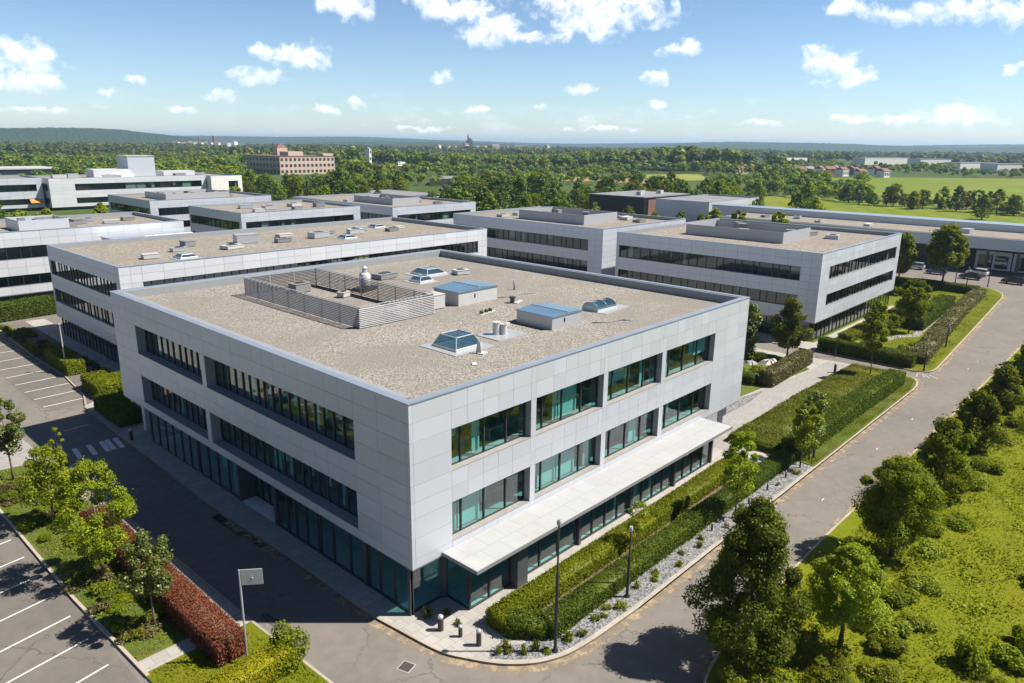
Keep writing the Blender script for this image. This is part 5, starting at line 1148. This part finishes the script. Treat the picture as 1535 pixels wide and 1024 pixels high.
def thin(X, Y, rad):
    keep = []; cell = {}
    for i, (x, y) in enumerate(zip(X, Y)):
        c = (int(x // rad), int(y // rad)); ok = True
        for a in (-1, 0, 1):
            for e in (-1, 0, 1):
                for j in cell.get((c[0] + a, c[1] + e), ()):
                    if (X[j] - x) ** 2 + (Y[j] - y) ** 2 < rad * rad: ok = False; break
                if not ok: break
            if not ok: break
        if ok: keep.append(i); cell.setdefault(c, []).append(i)
    return np.array(keep, int)
PROT = []
for s, (kd, H, r, cl, lm) in enumerate([('round', 10, 4.2, 1.6, 'L_far'), ('dome', 9, 4.4, .8, 'L_far2'), ('pear', 12, 3.9, 1.2, 'L_far'), ('round', 11, 4.8, 1.4, 'L_far'), ('dome', 8, 3.6, .6, 'L_lime'), ('pear', 10.5, 4.4, 1.0, 'L_far2'), ('vase', 11, 4.0, 2., 'L_mid')]):
    b, Q = make_tree('t', 300 + s, H, r, cl, kd, 34, 30, .46, 1.25, lm, 'bark', .22, merged=True)
    ev = [tuple(v) for v in b.v]; o = quads_mesh('tree', Q, [M[lm], M['bark']], extra=(ev, b.f, [1] * len(b.f))); PROT.append(o)
XA, YA, DA = scatter(9000, 130, 520, seed=2)
k = placeable(XA, YA); XA, YA, DA = XA[k], YA[k], DA[k]; k = thin(XA, YA, 8.6); XA, YA, DA = XA[k], YA[k], DA[k]
# hedgerow trees between the fields and loners on them
HR = [(402 - i * 3.2 + 5 * math.sin(i * 2.3), 166 - i * 7.5, 0) for i in range(14)] + [(396 - i * 3.2 + 5 * math.sin(i * 1.3), 160 - i * 8, 0) for i in range(11)] + [(362 - .9 * i + 3 * math.sin(i * 2.1), 66 - i * 7.5, 0) for i in range(14)] + [(372 - .9 * i + 3 * math.sin(i * 1.7), 60 - i * 9.5, 0) for i in range(11)] + [(318, 108, 0), (312, 101, 0), (290, 92, 0), (322, 34, 0), (262, 78, 0), (448, 104, 0), (505, 140, 0)]
XA = np.concatenate([[h[0] for h in HR], XA]); YA = np.concatenate([[h[1] for h in HR], YA]); DA = np.hypot(XA - CAMP[0], YA - CAMP[1])
od = np.argsort(DA); XA, YA, DA = XA[od], YA[od], DA[od]
NI = 290
gt = np.random.default_rng(5)
def wood_label(x, y):
    a = math.degrees(math.atan2(y - CAMP[1], x - CAMP[0]) - YAW)
    if a > 12: return 'broadleaf tree in the wood behind the office blocks on the left', 'trees behind the left office blocks'
    if a > 0: return 'broadleaf tree in the belt behind the middle office blocks', 'trees behind the middle office blocks'
    if a > -14: return 'leafy tree in the belt around the black hall and the low grey building', 'trees around the black hall'
    return 'tree in the hedgerows between the green fields on the right', 'hedgerow trees on the right'
used = set(); BINS = {}
for i in range(min(NI, len(XA))):
    p = int(gt.integers(0, len(PROT))); src = PROT[p]
    if p in used: o = src.copy(); COL.objects.link(o)
    else: o = src; used.add(p)
    s = gt.uniform(.75, 1.35) * (1.0 if DA[i] > 200 else .85) * (.8 if YA[i] < 180 and XA[i] > 300 else 1.); o.location = (XA[i], YA[i], -.05); o.scale = (s * gt.uniform(1.0, 1.3), s * gt.uniform(1.0, 1.3), s * .95); o.rotation_euler = (0, 0, gt.uniform(0, 6.3))
    lb, gp = wood_label(XA[i], YA[i]); tag(o, lb, 'tree', gp)
WM = ['L_far', 'L_far2', 'L_mid', 'L_dark', 'L_olive']
def mass(name, label, X, Y, D, nq, leaf, seed, hs=(8, 14)):
    g = np.random.default_rng(seed); n = len(X); H = g.uniform(*hs, n) * (1 + .25 * np.sin(X * .011 + 2 * np.sin(Y * .008))); Rr = H * g.uniform(.34, .5, n)
    idx = np.repeat(np.arange(n), nq); N = n * nq
    # lumpy crown: points on a few lobes of each crown
    nl = 5; lc = unit(g.normal(size=(n, nl, 3)) + np.array([0, 0, .5])) * np.array([.55, .55, .42]); li = g.integers(0, nl, N)
    d = unit(g.normal(size=(N, 3)) + np.array([0, 0, .25])); P = lc[idx, li] + d * np.array([.5, .5, .36]) * (g.uniform(.5, 1, (N, 1)) ** .4)
    Z = H[idx] * (.56 + P[:, 2] * .52); XY = np.column_stack([X[idx] + P[:, 0] * Rr[idx] * 1.15, Y[idx] + P[:, 1] * Rr[idx] * 1.15])
    Q = cards(np.column_stack([XY, np.maximum(Z, .2)]), d * 1.0 + np.array([0, 0, .4]) + g.normal(size=(N, 3)) * .22, 1.25 * leaf * H[idx] / 10, g)
    mt = g.choice(len(WM), n, p=[.44, .24, .14, .10, .08])
    o = quads_mesh(name, Q, [M[m_] for m_ in WM], mt[idx]); return tag(o, label, 'woodland', kind='stuff')
mass('woodland', 'mass of broadleaf trees behind the nearest single trees', XA[NI:], YA[NI:], DA[NI:], 340, .75, 1, (6.5, 11))
X2, Y2, D2 = scatter(16000, 520, 1250, seed=3); k = placeable(X2, Y2); X2, Y2, D2 = X2[k], Y2[k], D2[k]; k = thin(X2, Y2, 10.5)
# clearings
cl = np.sin(X2 * .013 + 1.1) * np.sin(Y2 * .017 + 2 * np.sin(X2 * .006)); k2 = k[cl[k] > -.45]
mass('distant_woodland', 'distant wood spreading towards the horizon', X2[k2], Y2[k2], D2[k2], 130, 1.3, 2, (7, 12))
X3, Y3, D3 = scatter(26000, 1250, 3000, seed=4); k = placeable(X3, Y3); X3, Y3, D3 = X3[k], Y3[k], D3[k]; k = thin(X3, Y3, 15)
cl = np.sin(X3 * .007 + .4) * np.sin(Y3 * .009 + 2 * np.sin(X3 * .003)); k2 = k[cl[k] > -.35]
mass('horizon_woodland', 'farthest woods below the horizon', X3[k2], Y3[k2], D3[k2], 46, 2.6, 3, (9, 16))
hx = np.concatenate([np.linspace(402, 358, 60), np.linspace(358, 340, 50)]); hy = np.concatenate([np.linspace(170, 30, 60), np.linspace(30, -60, 50)])
hx = hx + gt.normal(0, 2.5, len(hx)); hy = hy + gt.normal(0, 2, len(hy)); o = mass('hedgerow', 'scrubby hedgerow between the two green fields', hx, hy, None, 150, .75, 12, (3, 7))
# broad wooded knoll in the middle distance
Xk = gt.normal(0, 1, 700); Yk = gt.normal(0, 1, 700); ck, sk = math.cos(R(-40)), math.sin(R(-40))
KX, KY = 640 + (Xk * 95) * ck - Yk * 26 * sk, 510 + (Xk * 95) * sk + Yk * 26 * ck
kk = thin(KX, KY, 7.5); o = mass('wooded_knoll', 'tall dark clump of wood rising in the middle distance', KX[kk], KY[kk], None, 190, 1.1, 9, (15, 23))

# wooded hills on the skyline
def ridge(name, a0, a1, d0, d1, hfn, seed, n=420, m=22):
    b = MB(); hr = random.Random(seed)
    for j in range(m + 1):
        for i in range(n + 1):
            a = YAW + R(a0 + (a1 - a0) * i / n); t = j / m; d = d0 + (d1 - d0) * t; x, y = CAMP[0] + d * math.cos(a), CAMP[1] + d * math.sin(a)
            e = math.sin(math.pi * min(1, t * 1.0)) ** .7 if 0 < t < 1 else 0
            h = hfn(i / n) * e * (1 + .05 * math.sin(i * .13 + j * .4 + seed)) + (hr.uniform(-2.2, 2.2) if e > 0 else 0) - 2
            b.v.append((x, y, h))
    for j in range(m):
        for i in range(n): b.f.append((j * (n + 1) + i, j * (n + 1) + i + 1, (j + 1) * (n + 1) + i + 1, (j + 1) * (n + 1) + i)); b.m.append(0)
    return struct(b.build(name, M['hillwood'], None, (0, 0, 0)))
M['hillwood'] = m_grass('hill_woodland', (.022, .042, .012), (.032, .056, .014), (.014, .028, .010), .02)
ridge('hills', -46, 46, 5600, 9000, lambda t: 52 + 14 * math.sin(t * 9 + 1) + 9 * math.sin(t * 23), 1)
ridge('hills', 20, 46, 3300, 4700, lambda t: 70 * min(1, (t / .28)) ** .8 if t > 0 else 0, 2, 160)
ridge('hills', -46, -8, 4400, 6000, lambda t: (44 + 10 * math.sin(t * 11)) * min(1, (1 - t) / .12), 3, 180)
ridge('hills', -4, 18, 3600, 4600, lambda t: 30 * math.sin(math.pi * t) ** .6, 4, 120)

# ------------------------------------------------------------------ far buildings
def far_house(name, label, x, y, rz, lx, ly, h, wmat, rmat, rows=1, nwin=0, group=None, pitched=True, cat='house', nside=0, par=0.):
    t = thing(name, label, cat, (x, y, 0), group, rz)
    b = MB(); b.box(-lx / 2, lx / 2, -ly / 2, ly / 2, -.1, h); b.build('wall', M[wmat], t)
    b = MB()
    if pitched:
        rh = ly * .32; o_ = .4
        b.face([(-lx / 2 - o_, -ly / 2 - o_, h - .1), (lx / 2 + o_, -ly / 2 - o_, h - .1), (lx / 2 + o_, 0, h + rh), (-lx / 2 - o_, 0, h + rh)])
        b.face([(lx / 2 + o_, ly / 2 + o_, h - .1), (-lx / 2 - o_, ly / 2 + o_, h - .1), (-lx / 2 - o_, 0, h + rh), (lx / 2 + o_, 0, h + rh)])
        for s in (-1, 1): b.face([(s * lx / 2, -ly / 2, h), (s * lx / 2, ly / 2, h), (s * lx / 2, 0, h + rh)])
    else: b.box(-lx / 2 - .3, lx / 2 + .3, -ly / 2 - .3, ly / 2 + .3, h, h + .5)
    b.build('roof', M[rmat], t)
    for r in range(rows):
        z0 = h * (r + .28) / rows; z1 = h * (r + .74) / rows
        for i in range(nwin):
            u = -lx / 2 + lx * (i + .5) / nwin; w = lx / nwin * .27
            b = MB(); b.box(u - w, u + w, -ly / 2 - .12, -ly / 2 - .02, z0, z1); b.build('window', M['dimwin'], t)
        for i in range(nside):
            u = -ly / 2 + ly * (i + .5) / nside; w = ly / nside * .27
            b = MB(); b.box(-lx / 2 - .12, -lx / 2 - .02, u - w, u + w, z0, z1); b.build('window', M['dimwin'], t)
    return t
br = far_house('brick_building', 'long pink brick building with rows of windows standing among the trees on the left', 327.5, 565, 0, 53, 62, 14.5, 'brick', 'redroof', 3, 13, None, False, 'building', 11)
for q in ((-14, 0, -24, -10, 15, 18.5), (16, 26, -30, -20, 15, 17), (-8, 2, 4, 12, 15, 21)):
    b = MB(); b.box(*q); b.build('roof_turret', M['brick'], br)
b = MB(); b.hexa([(-8, 4, 21), (2, 4, 21), (2, 12, 21), (-8, 12, 21), (-4, 7, 25), (-2, 7, 25), (-2, 9, 25), (-4, 9, 25)]); b.build('turret_roof', M['redroof'], br)
lowb = far_house('low_shed', 'low white walled flat roofed shed behind the second row block with the bright front', 188, 241, 0, 24, 38, 4.6, 'stucco', 'greyroof', 1, 0, None, False, 'building')
far_house('white_tower', 'slim white tower among the trees right of the pink brick building', 452, 618, .5, 5, 5, 20, 'stucco', 'greyroof', 3, 1, None, True, 'tower')
far_house('house', 'white house with red roof right of the slim white tower', 538, 682, .4, 26, 12, 7, 'stucco', 'redroof', 2, 5)
far_house('house', 'small pale house at the foot of the slim white tower', 462, 606, .3, 14, 8, 5, 'stucco', 'greyroof', 1, 3)
far_house('low_hall', 'grey roofed low hall in the clearing behind the middle tree belt', 318, 352, .8, 40, 16, 4, 'brick', 'greyroof', 1, 0, None, False, 'hall')
ch = thing('cathedral', 'distant red brick church with a spire on the skyline', 'church', (2100, 2180, 0)); oc = (2100, 2180, 0)
b = MB(); b.rbox(2100, 2180, .8, 34, 24, 0, 38); b.rbox(2100, 2180, .8, 22, 16, 38, 44); b.build('nave', M['brickred'], ch, oc)
b = MB(); b.rbox(2096, 2184, .8, 7, 7, 44, 50); b.rbox(2096, 2184, .8, 6.5, 6.5, 50, 66, 0, .05); b.build('spire', M['greyroof'], ch, oc)
rr = random.Random(12)
def dirpt(az, d): a = YAW + R(az); return CAMP[0] + d * math.cos(a), CAMP[1] + d * math.sin(a)
def px_az(px): return math.degrees(math.atan((767.5 - px) / 1136.))
for i in range(14):
    x, y = dirpt(px_az(255 + i * 7 + rr.uniform(-2, 2)), 3250 + rr.uniform(-80, 80)); far_house('town_house', 'tiny pale house in the distant town on the left skyline', x, y, rr.uniform(0, 3), rr.uniform(14, 30), 14, rr.uniform(12, 20), rr.choice(['stucco', 'brick', 'stucco']), rr.choice(['redroof', 'greyroof']), 1, 0, 'houses of the distant town on the left')
for i, (px, h) in enumerate(((295, 38), (318, 40))):
    x, y = dirpt(px_az(px), 3260); far_house('town_tower', ('thin dark tower in the distant town', 'broad dark church tower in the distant town')[i], x, y, .3, 5 + 5 * i, 5 + 5 * i, h, 'brickred', 'greyroof', 1, 0, None, True, 'tower')
for i in range(12):
    x, y = dirpt(px_az(650 + i * 15 + rr.uniform(-4, 4)), 2700 + rr.uniform(-60, 60)); far_house('town_house', 'tiny pale house in the town around the distant red church', x, y, rr.uniform(0, 3), rr.uniform(16, 30), 14, rr.uniform(12, 22), rr.choice(['stucco', 'brick']), rr.choice(['redroof', 'greyroof']), 1, 0, 'houses around the distant church')
for i, (px, d, lx, h) in enumerate(((1320, 1400, 110, 11), (1395, 1400, 80, 10), (1455, 1250, 80, 8), (1510, 1200, 70, 8), (1080, 1230, 46, 11), (1180, 1300, 70, 10), (930, 1150, 44, 11))):
    x, y = dirpt(px_az(px), d); far_house('warehouse', ('long white warehouse on the right below the hills', 'white warehouse right of the long one', 'white hall above the far green field', 'low white hall at the right edge above the far green field', 'white building with a red roof left of the industrial estate', 'white hall behind the industrial estate', 'white villa in the woods right of the wooded knoll')[i], x, y, YAW + R(px_az(px)) + R(326) + rr.uniform(-.08, .08), lx, 24, h, 'stucco', ('greyroof', 'redroof')[i in (4, 6)], 1, 0, None, i in (4, 6), 'building')
for i in range(22):
    px = 1105 + i * 10.5; x, y = dirpt(px_az(px + rr.uniform(-3, 3)), 800 + 30 * (i % 3) + rr.uniform(-12, 12))
    far_house('estate_house', 'small house of the red and grey roofed estate beyond the hedgerow on the right', x, y, YAW + R(315 + rr.uniform(-22, 22)), rr.uniform(9, 16), 8, rr.uniform(4.5, 7), rr.choice(['stucco', 'brick', 'stucco', 'brickred']), rr.choice(['redroof', 'greyroof', 'redroof']), 1, 3, 'houses of the estate on the right')

# ------------------------------------------------------------------ haze
b = MB(); b.box(-14200, 14200, -14200, 14200, -1.05, 112); hz = b.build('haze', [], None)
m, t, o = material('haze_air'); pv = t.n('VolumePrincipled'); pv.inputs['Color'].default_value = (.50, .72, 1., 1); pv.inputs['Density'].default_value = 1.0e-4; pv.inputs['Anisotropy'].default_value = .2
t.nt.links.new(pv.outputs[0], o.inputs['Volume']); hz.data.materials.append(m); hz['kind'] = 'stuff'; hz['label'] = 'thin blue haze over the far country'; hz['category'] = 'haze'

# ------------------------------------------------------------------ sky, clouds, sun
SUN_EL, SUN_AZ = R(52.5), math.atan2(-.72, .69)
w = bpy.data.worlds.new('World'); S.world = w; w.use_nodes = True; nt = w.node_tree; nt.nodes.clear(); t = NT(nt)
sky = t.n('TexSky', sky_type='NISHITA'); sky.sun_disc = False; sky.sun_elevation = SUN_EL; sky.sun_rotation = math.pi / 2 - SUN_AZ
sky.air_density = 1.0; sky.dust_density = .15; sky.ozone_density = 2.5; sky.altitude = 60
d = t.n('TexCoord').outputs['Generated']; sp = t.n('SeparateXYZ'); nt.links.new(d, sp.inputs[0])
el = t.math('ARCSINE', sp.outputs[2]); az = t.math('ARCTAN2', sp.outputs[1], sp.outputs[0])
cm = t.n('CombineXYZ'); nt.links.new(az, cm.inputs[0]); nt.links.new(el, cm.inputs[1])
p0 = cm.outputs[0]
wn = t.n('TexNoise'); wn.inputs['Scale'].default_value = 42; wn.inputs['Detail'].default_value = 5; wn.inputs['Roughness'].default_value = .6; nt.links.new(p0, wn.inputs['Vector'])
off = t.vm('MULTIPLY', t.vm('SUBTRACT', wn.outputs['Color'], (.5, .5, .5)), (.034, .022, 0))
pw = t.vm('ADD', p0, off)
CL = [(1.313,0.082,0.038,0.018),(1.307,0.059,0.035,0.011),(1.233,0.051,0.012,0.005),(1.058,0.102,0.017,0.008),(1.027,0.100,0.028,0.012),(0.999,0.098,0.023,0.015),(1.065,0.076,0.033,0.011),(1.112,0.051,0.020,0.007),(0.949,0.047,0.015,0.006),(1.158,0.033,0.016,0.005),(0.956,0.157,0.032,0.015),(0.936,0.152,0.012,0.010),(0.858,0.166,0.033,0.010),(0.816,0.159,0.050,0.016),(0.778,0.141,0.042,0.020),(0.795,0.135,0.025,0.014),(0.757,0.134,0.025,0.009),(0.640,0.163,0.090,0.027),(0.639,0.138,0.022,0.011),(0.550,0.160,0.010,0.010),(0.719,0.130,0.025,0.007),(0.685,0.130,0.012,0.006),(0.538,0.114,0.032,0.008),(0.531,0.119,0.011,0.009),(0.565,0.081,0.017,0.009),(0.563,0.049,0.013,0.006),(0.662,0.069,0.022,0.007),(0.717,0.046,0.016,0.005),(0.795,0.041,0.016,0.005),(0.841,0.079,0.017,0.007),(0.377,0.096,0.018,0.018),(0.352,0.088,0.026,0.018),(0.328,0.082,0.024,0.011),(0.345,0.075,0.036,0.007),(0.351,0.155,0.025,0.008),(0.329,0.148,0.014,0.008),(0.298,0.143,0.024,0.010),(0.261,0.145,0.039,0.012),(0.217,0.144,0.031,0.013),(0.182,0.135,0.018,0.013),(0.177,0.083,0.010,0.007),(0.258,0.031,0.078,0.007),(0.220,0.038,0.038,0.009),(0.321,0.030,0.036,0.005),(1.301,0.029,0.032,0.004),(1.204,0.067,0.011,0.004),(0.987,0.038,0.013,0.006),(0.861,0.015,0.035,0.003),(0.634,0.018,0.052,0.003),(0.435,0.027,0.024,0.004)]
run = None; top = None
for (a, e, wx, wy) in CL:
    q = t.vm('MULTIPLY', t.vm('SUBTRACT', pw, (a, e, 0)), (1 / (wx * 1.25), 1 / (wy * 1.35), 0))
    v = t.math('SUBTRACT', 1., t.vm('DOT_PRODUCT', q, q))
    run = v if run is None else t.math('MAXIMUM', run, v)
    q2 = t.vm('MULTIPLY', t.vm('SUBTRACT', pw, (a + wx * .12, e + wy * .55, 0)), (1 / (wx * 1.25), 1 / (wy * 1.35), 0))
    v2 = t.math('SUBTRACT', 1., t.vm('DOT_PRODUCT', q2, q2)); top = v2 if top is None else t.math('MAXIMUM', top, v2)
fine = t.noise(60, 8, .64, pw); fine2 = t.noise(30, 4, .55, p0)
dens = t.math('ADD', t.math('MULTIPLY', t.math('MAXIMUM', run, -1.), .8), t.math('ADD', t.math('MULTIPLY_ADD', fine, 1.5, -.80), t.math('MULTIPLY_ADD', fine2, 1.5, -.80)))
mask = t.math('MULTIPLY', t.step(dens, -.06, .95), .95)
# thin low haze clouds near the horizon and faint veils
veil = t.noise(16, 6, .62, t.vm('MULTIPLY', p0, (1, 2.6, 1)))
lowband = t.math('MULTIPLY', t.step(el, .075, .02), t.step(veil, .50, .72))
mask2 = t.math('MAXIMUM', mask, t.math('MULTIPLY', lowband, .38))
# lit tops, greyer cores
sh = t.noise(60, 5, .6, t.vm('ADD', p0, (-.006, .007, 0)))
lit = t.math('ADD', t.math('SUBTRACT', fine, sh), .5)
shade = t.step(t.math('ADD', t.math('MULTIPLY', lit, .8), t.math('MULTIPLY', t.math('SUBTRACT', top, run), .55)), .02, .62)
ccol = t.mix(shade, (8.6, 9.5, 10.8), (13.0, 13.0, 13.0))
tint = t.mix(t.step(el, .0, .5), (1.04, 1.16, 1.31), (.45, .53, .63))
skc = t.n('Mix', data_type='RGBA', blend_type='MULTIPLY'); skc.inputs[0].default_value = 1; nt.links.new(sky.outputs[0], skc.inputs[6]); nt.links.new(tint, skc.inputs[7])
col = t.mix(mask2, skc.outputs[2], ccol)
bg = t.n('Background'); bg.inputs[1].default_value = .06; nt.links.new(col, bg.inputs[0])
wo = t.n('OutputWorld'); nt.links.new(bg.outputs[0], wo.inputs[0])

sl = bpy.data.lights.new('sun', 'SUN'); sl.energy = 5.0; sl.angle = R(.53); sl.color = (1., .935, .84)
so = bpy.data.objects.new('sun', sl); COL.objects.link(so)
sd = Vector((math.cos(SUN_EL) * math.cos(SUN_AZ), math.cos(SUN_EL) * math.sin(SUN_AZ), math.sin(SUN_EL)))
so.rotation_euler = sd.to_track_quat('Z', 'Y').to_euler(); so.location = (0, 0, 90)

# ------------------------------------------------------------------ camera
yaw, pitch, roll = YAW, R(15.175), R(.668)
f = Vector((math.cos(yaw) * math.cos(pitch), math.sin(yaw) * math.cos(pitch), -math.sin(pitch))); r = Vector((math.sin(yaw), -math.cos(yaw), 0)); u = r.cross(f)
r2 = r * math.cos(roll) + u * math.sin(roll); u2 = -r * math.sin(roll) + u * math.cos(roll)
cam = bpy.data.cameras.new('camera'); cam.sensor_width = 36; cam.lens = 1096.84 / 1535 * 36; cam.clip_start = .5; cam.clip_end = 40000
co = bpy.data.objects.new('camera', cam); COL.objects.link(co)
mw = Matrix((r2, u2, -f)).transposed().to_4x4(); mw.translation = CAMP; co.matrix_world = mw
S.camera = co
S.view_settings.view_transform = 'Standard'; S.view_settings.look = 'None'; S.view_settings.exposure = .95; S.view_settings.gamma = 1
S.cycles.max_bounces = 8; S.cycles.diffuse_bounces = 3; S.cycles.glossy_bounces = 3; S.cycles.transmission_bounces = 4; S.cycles.transparent_max_bounces = 10; S.cycles.volume_bounces = 0
S.cycles.use_denoising = True
S.cycles.sample_clamp_indirect = 6

# ------------------------------------------------------------------ one label per thing: order from left to right where look alone does not tell
ORD = ['leftmost', 'second from left', 'third from left', 'fourth from left', 'fifth from left', 'sixth from left', 'seventh from left', 'eighth from left', 'ninth from left', 'tenth from left', 'eleventh from left', 'twelfth from left', 'thirteenth from left', 'fourteenth from left', 'fifteenth from left', 'sixteenth from left', 'seventeenth from left']
same = {}
for ob in S.objects:
    if ob.parent is None and 'group' in ob.keys() and 'label' in ob.keys(): same.setdefault(ob['label'], []).append(ob)
for lb, obs in same.items():
    if 1 < len(obs) <= len(ORD):
        def sx(ob):
            v = ob.location - Vector(CAMP); return v.dot(r2) / v.dot(f)
        for k, ob in enumerate(sorted(obs, key=sx)):
            word = 'rightmost' if k == len(obs) - 1 else ORD[k]
            ob['label'] = lb + ', ' + word
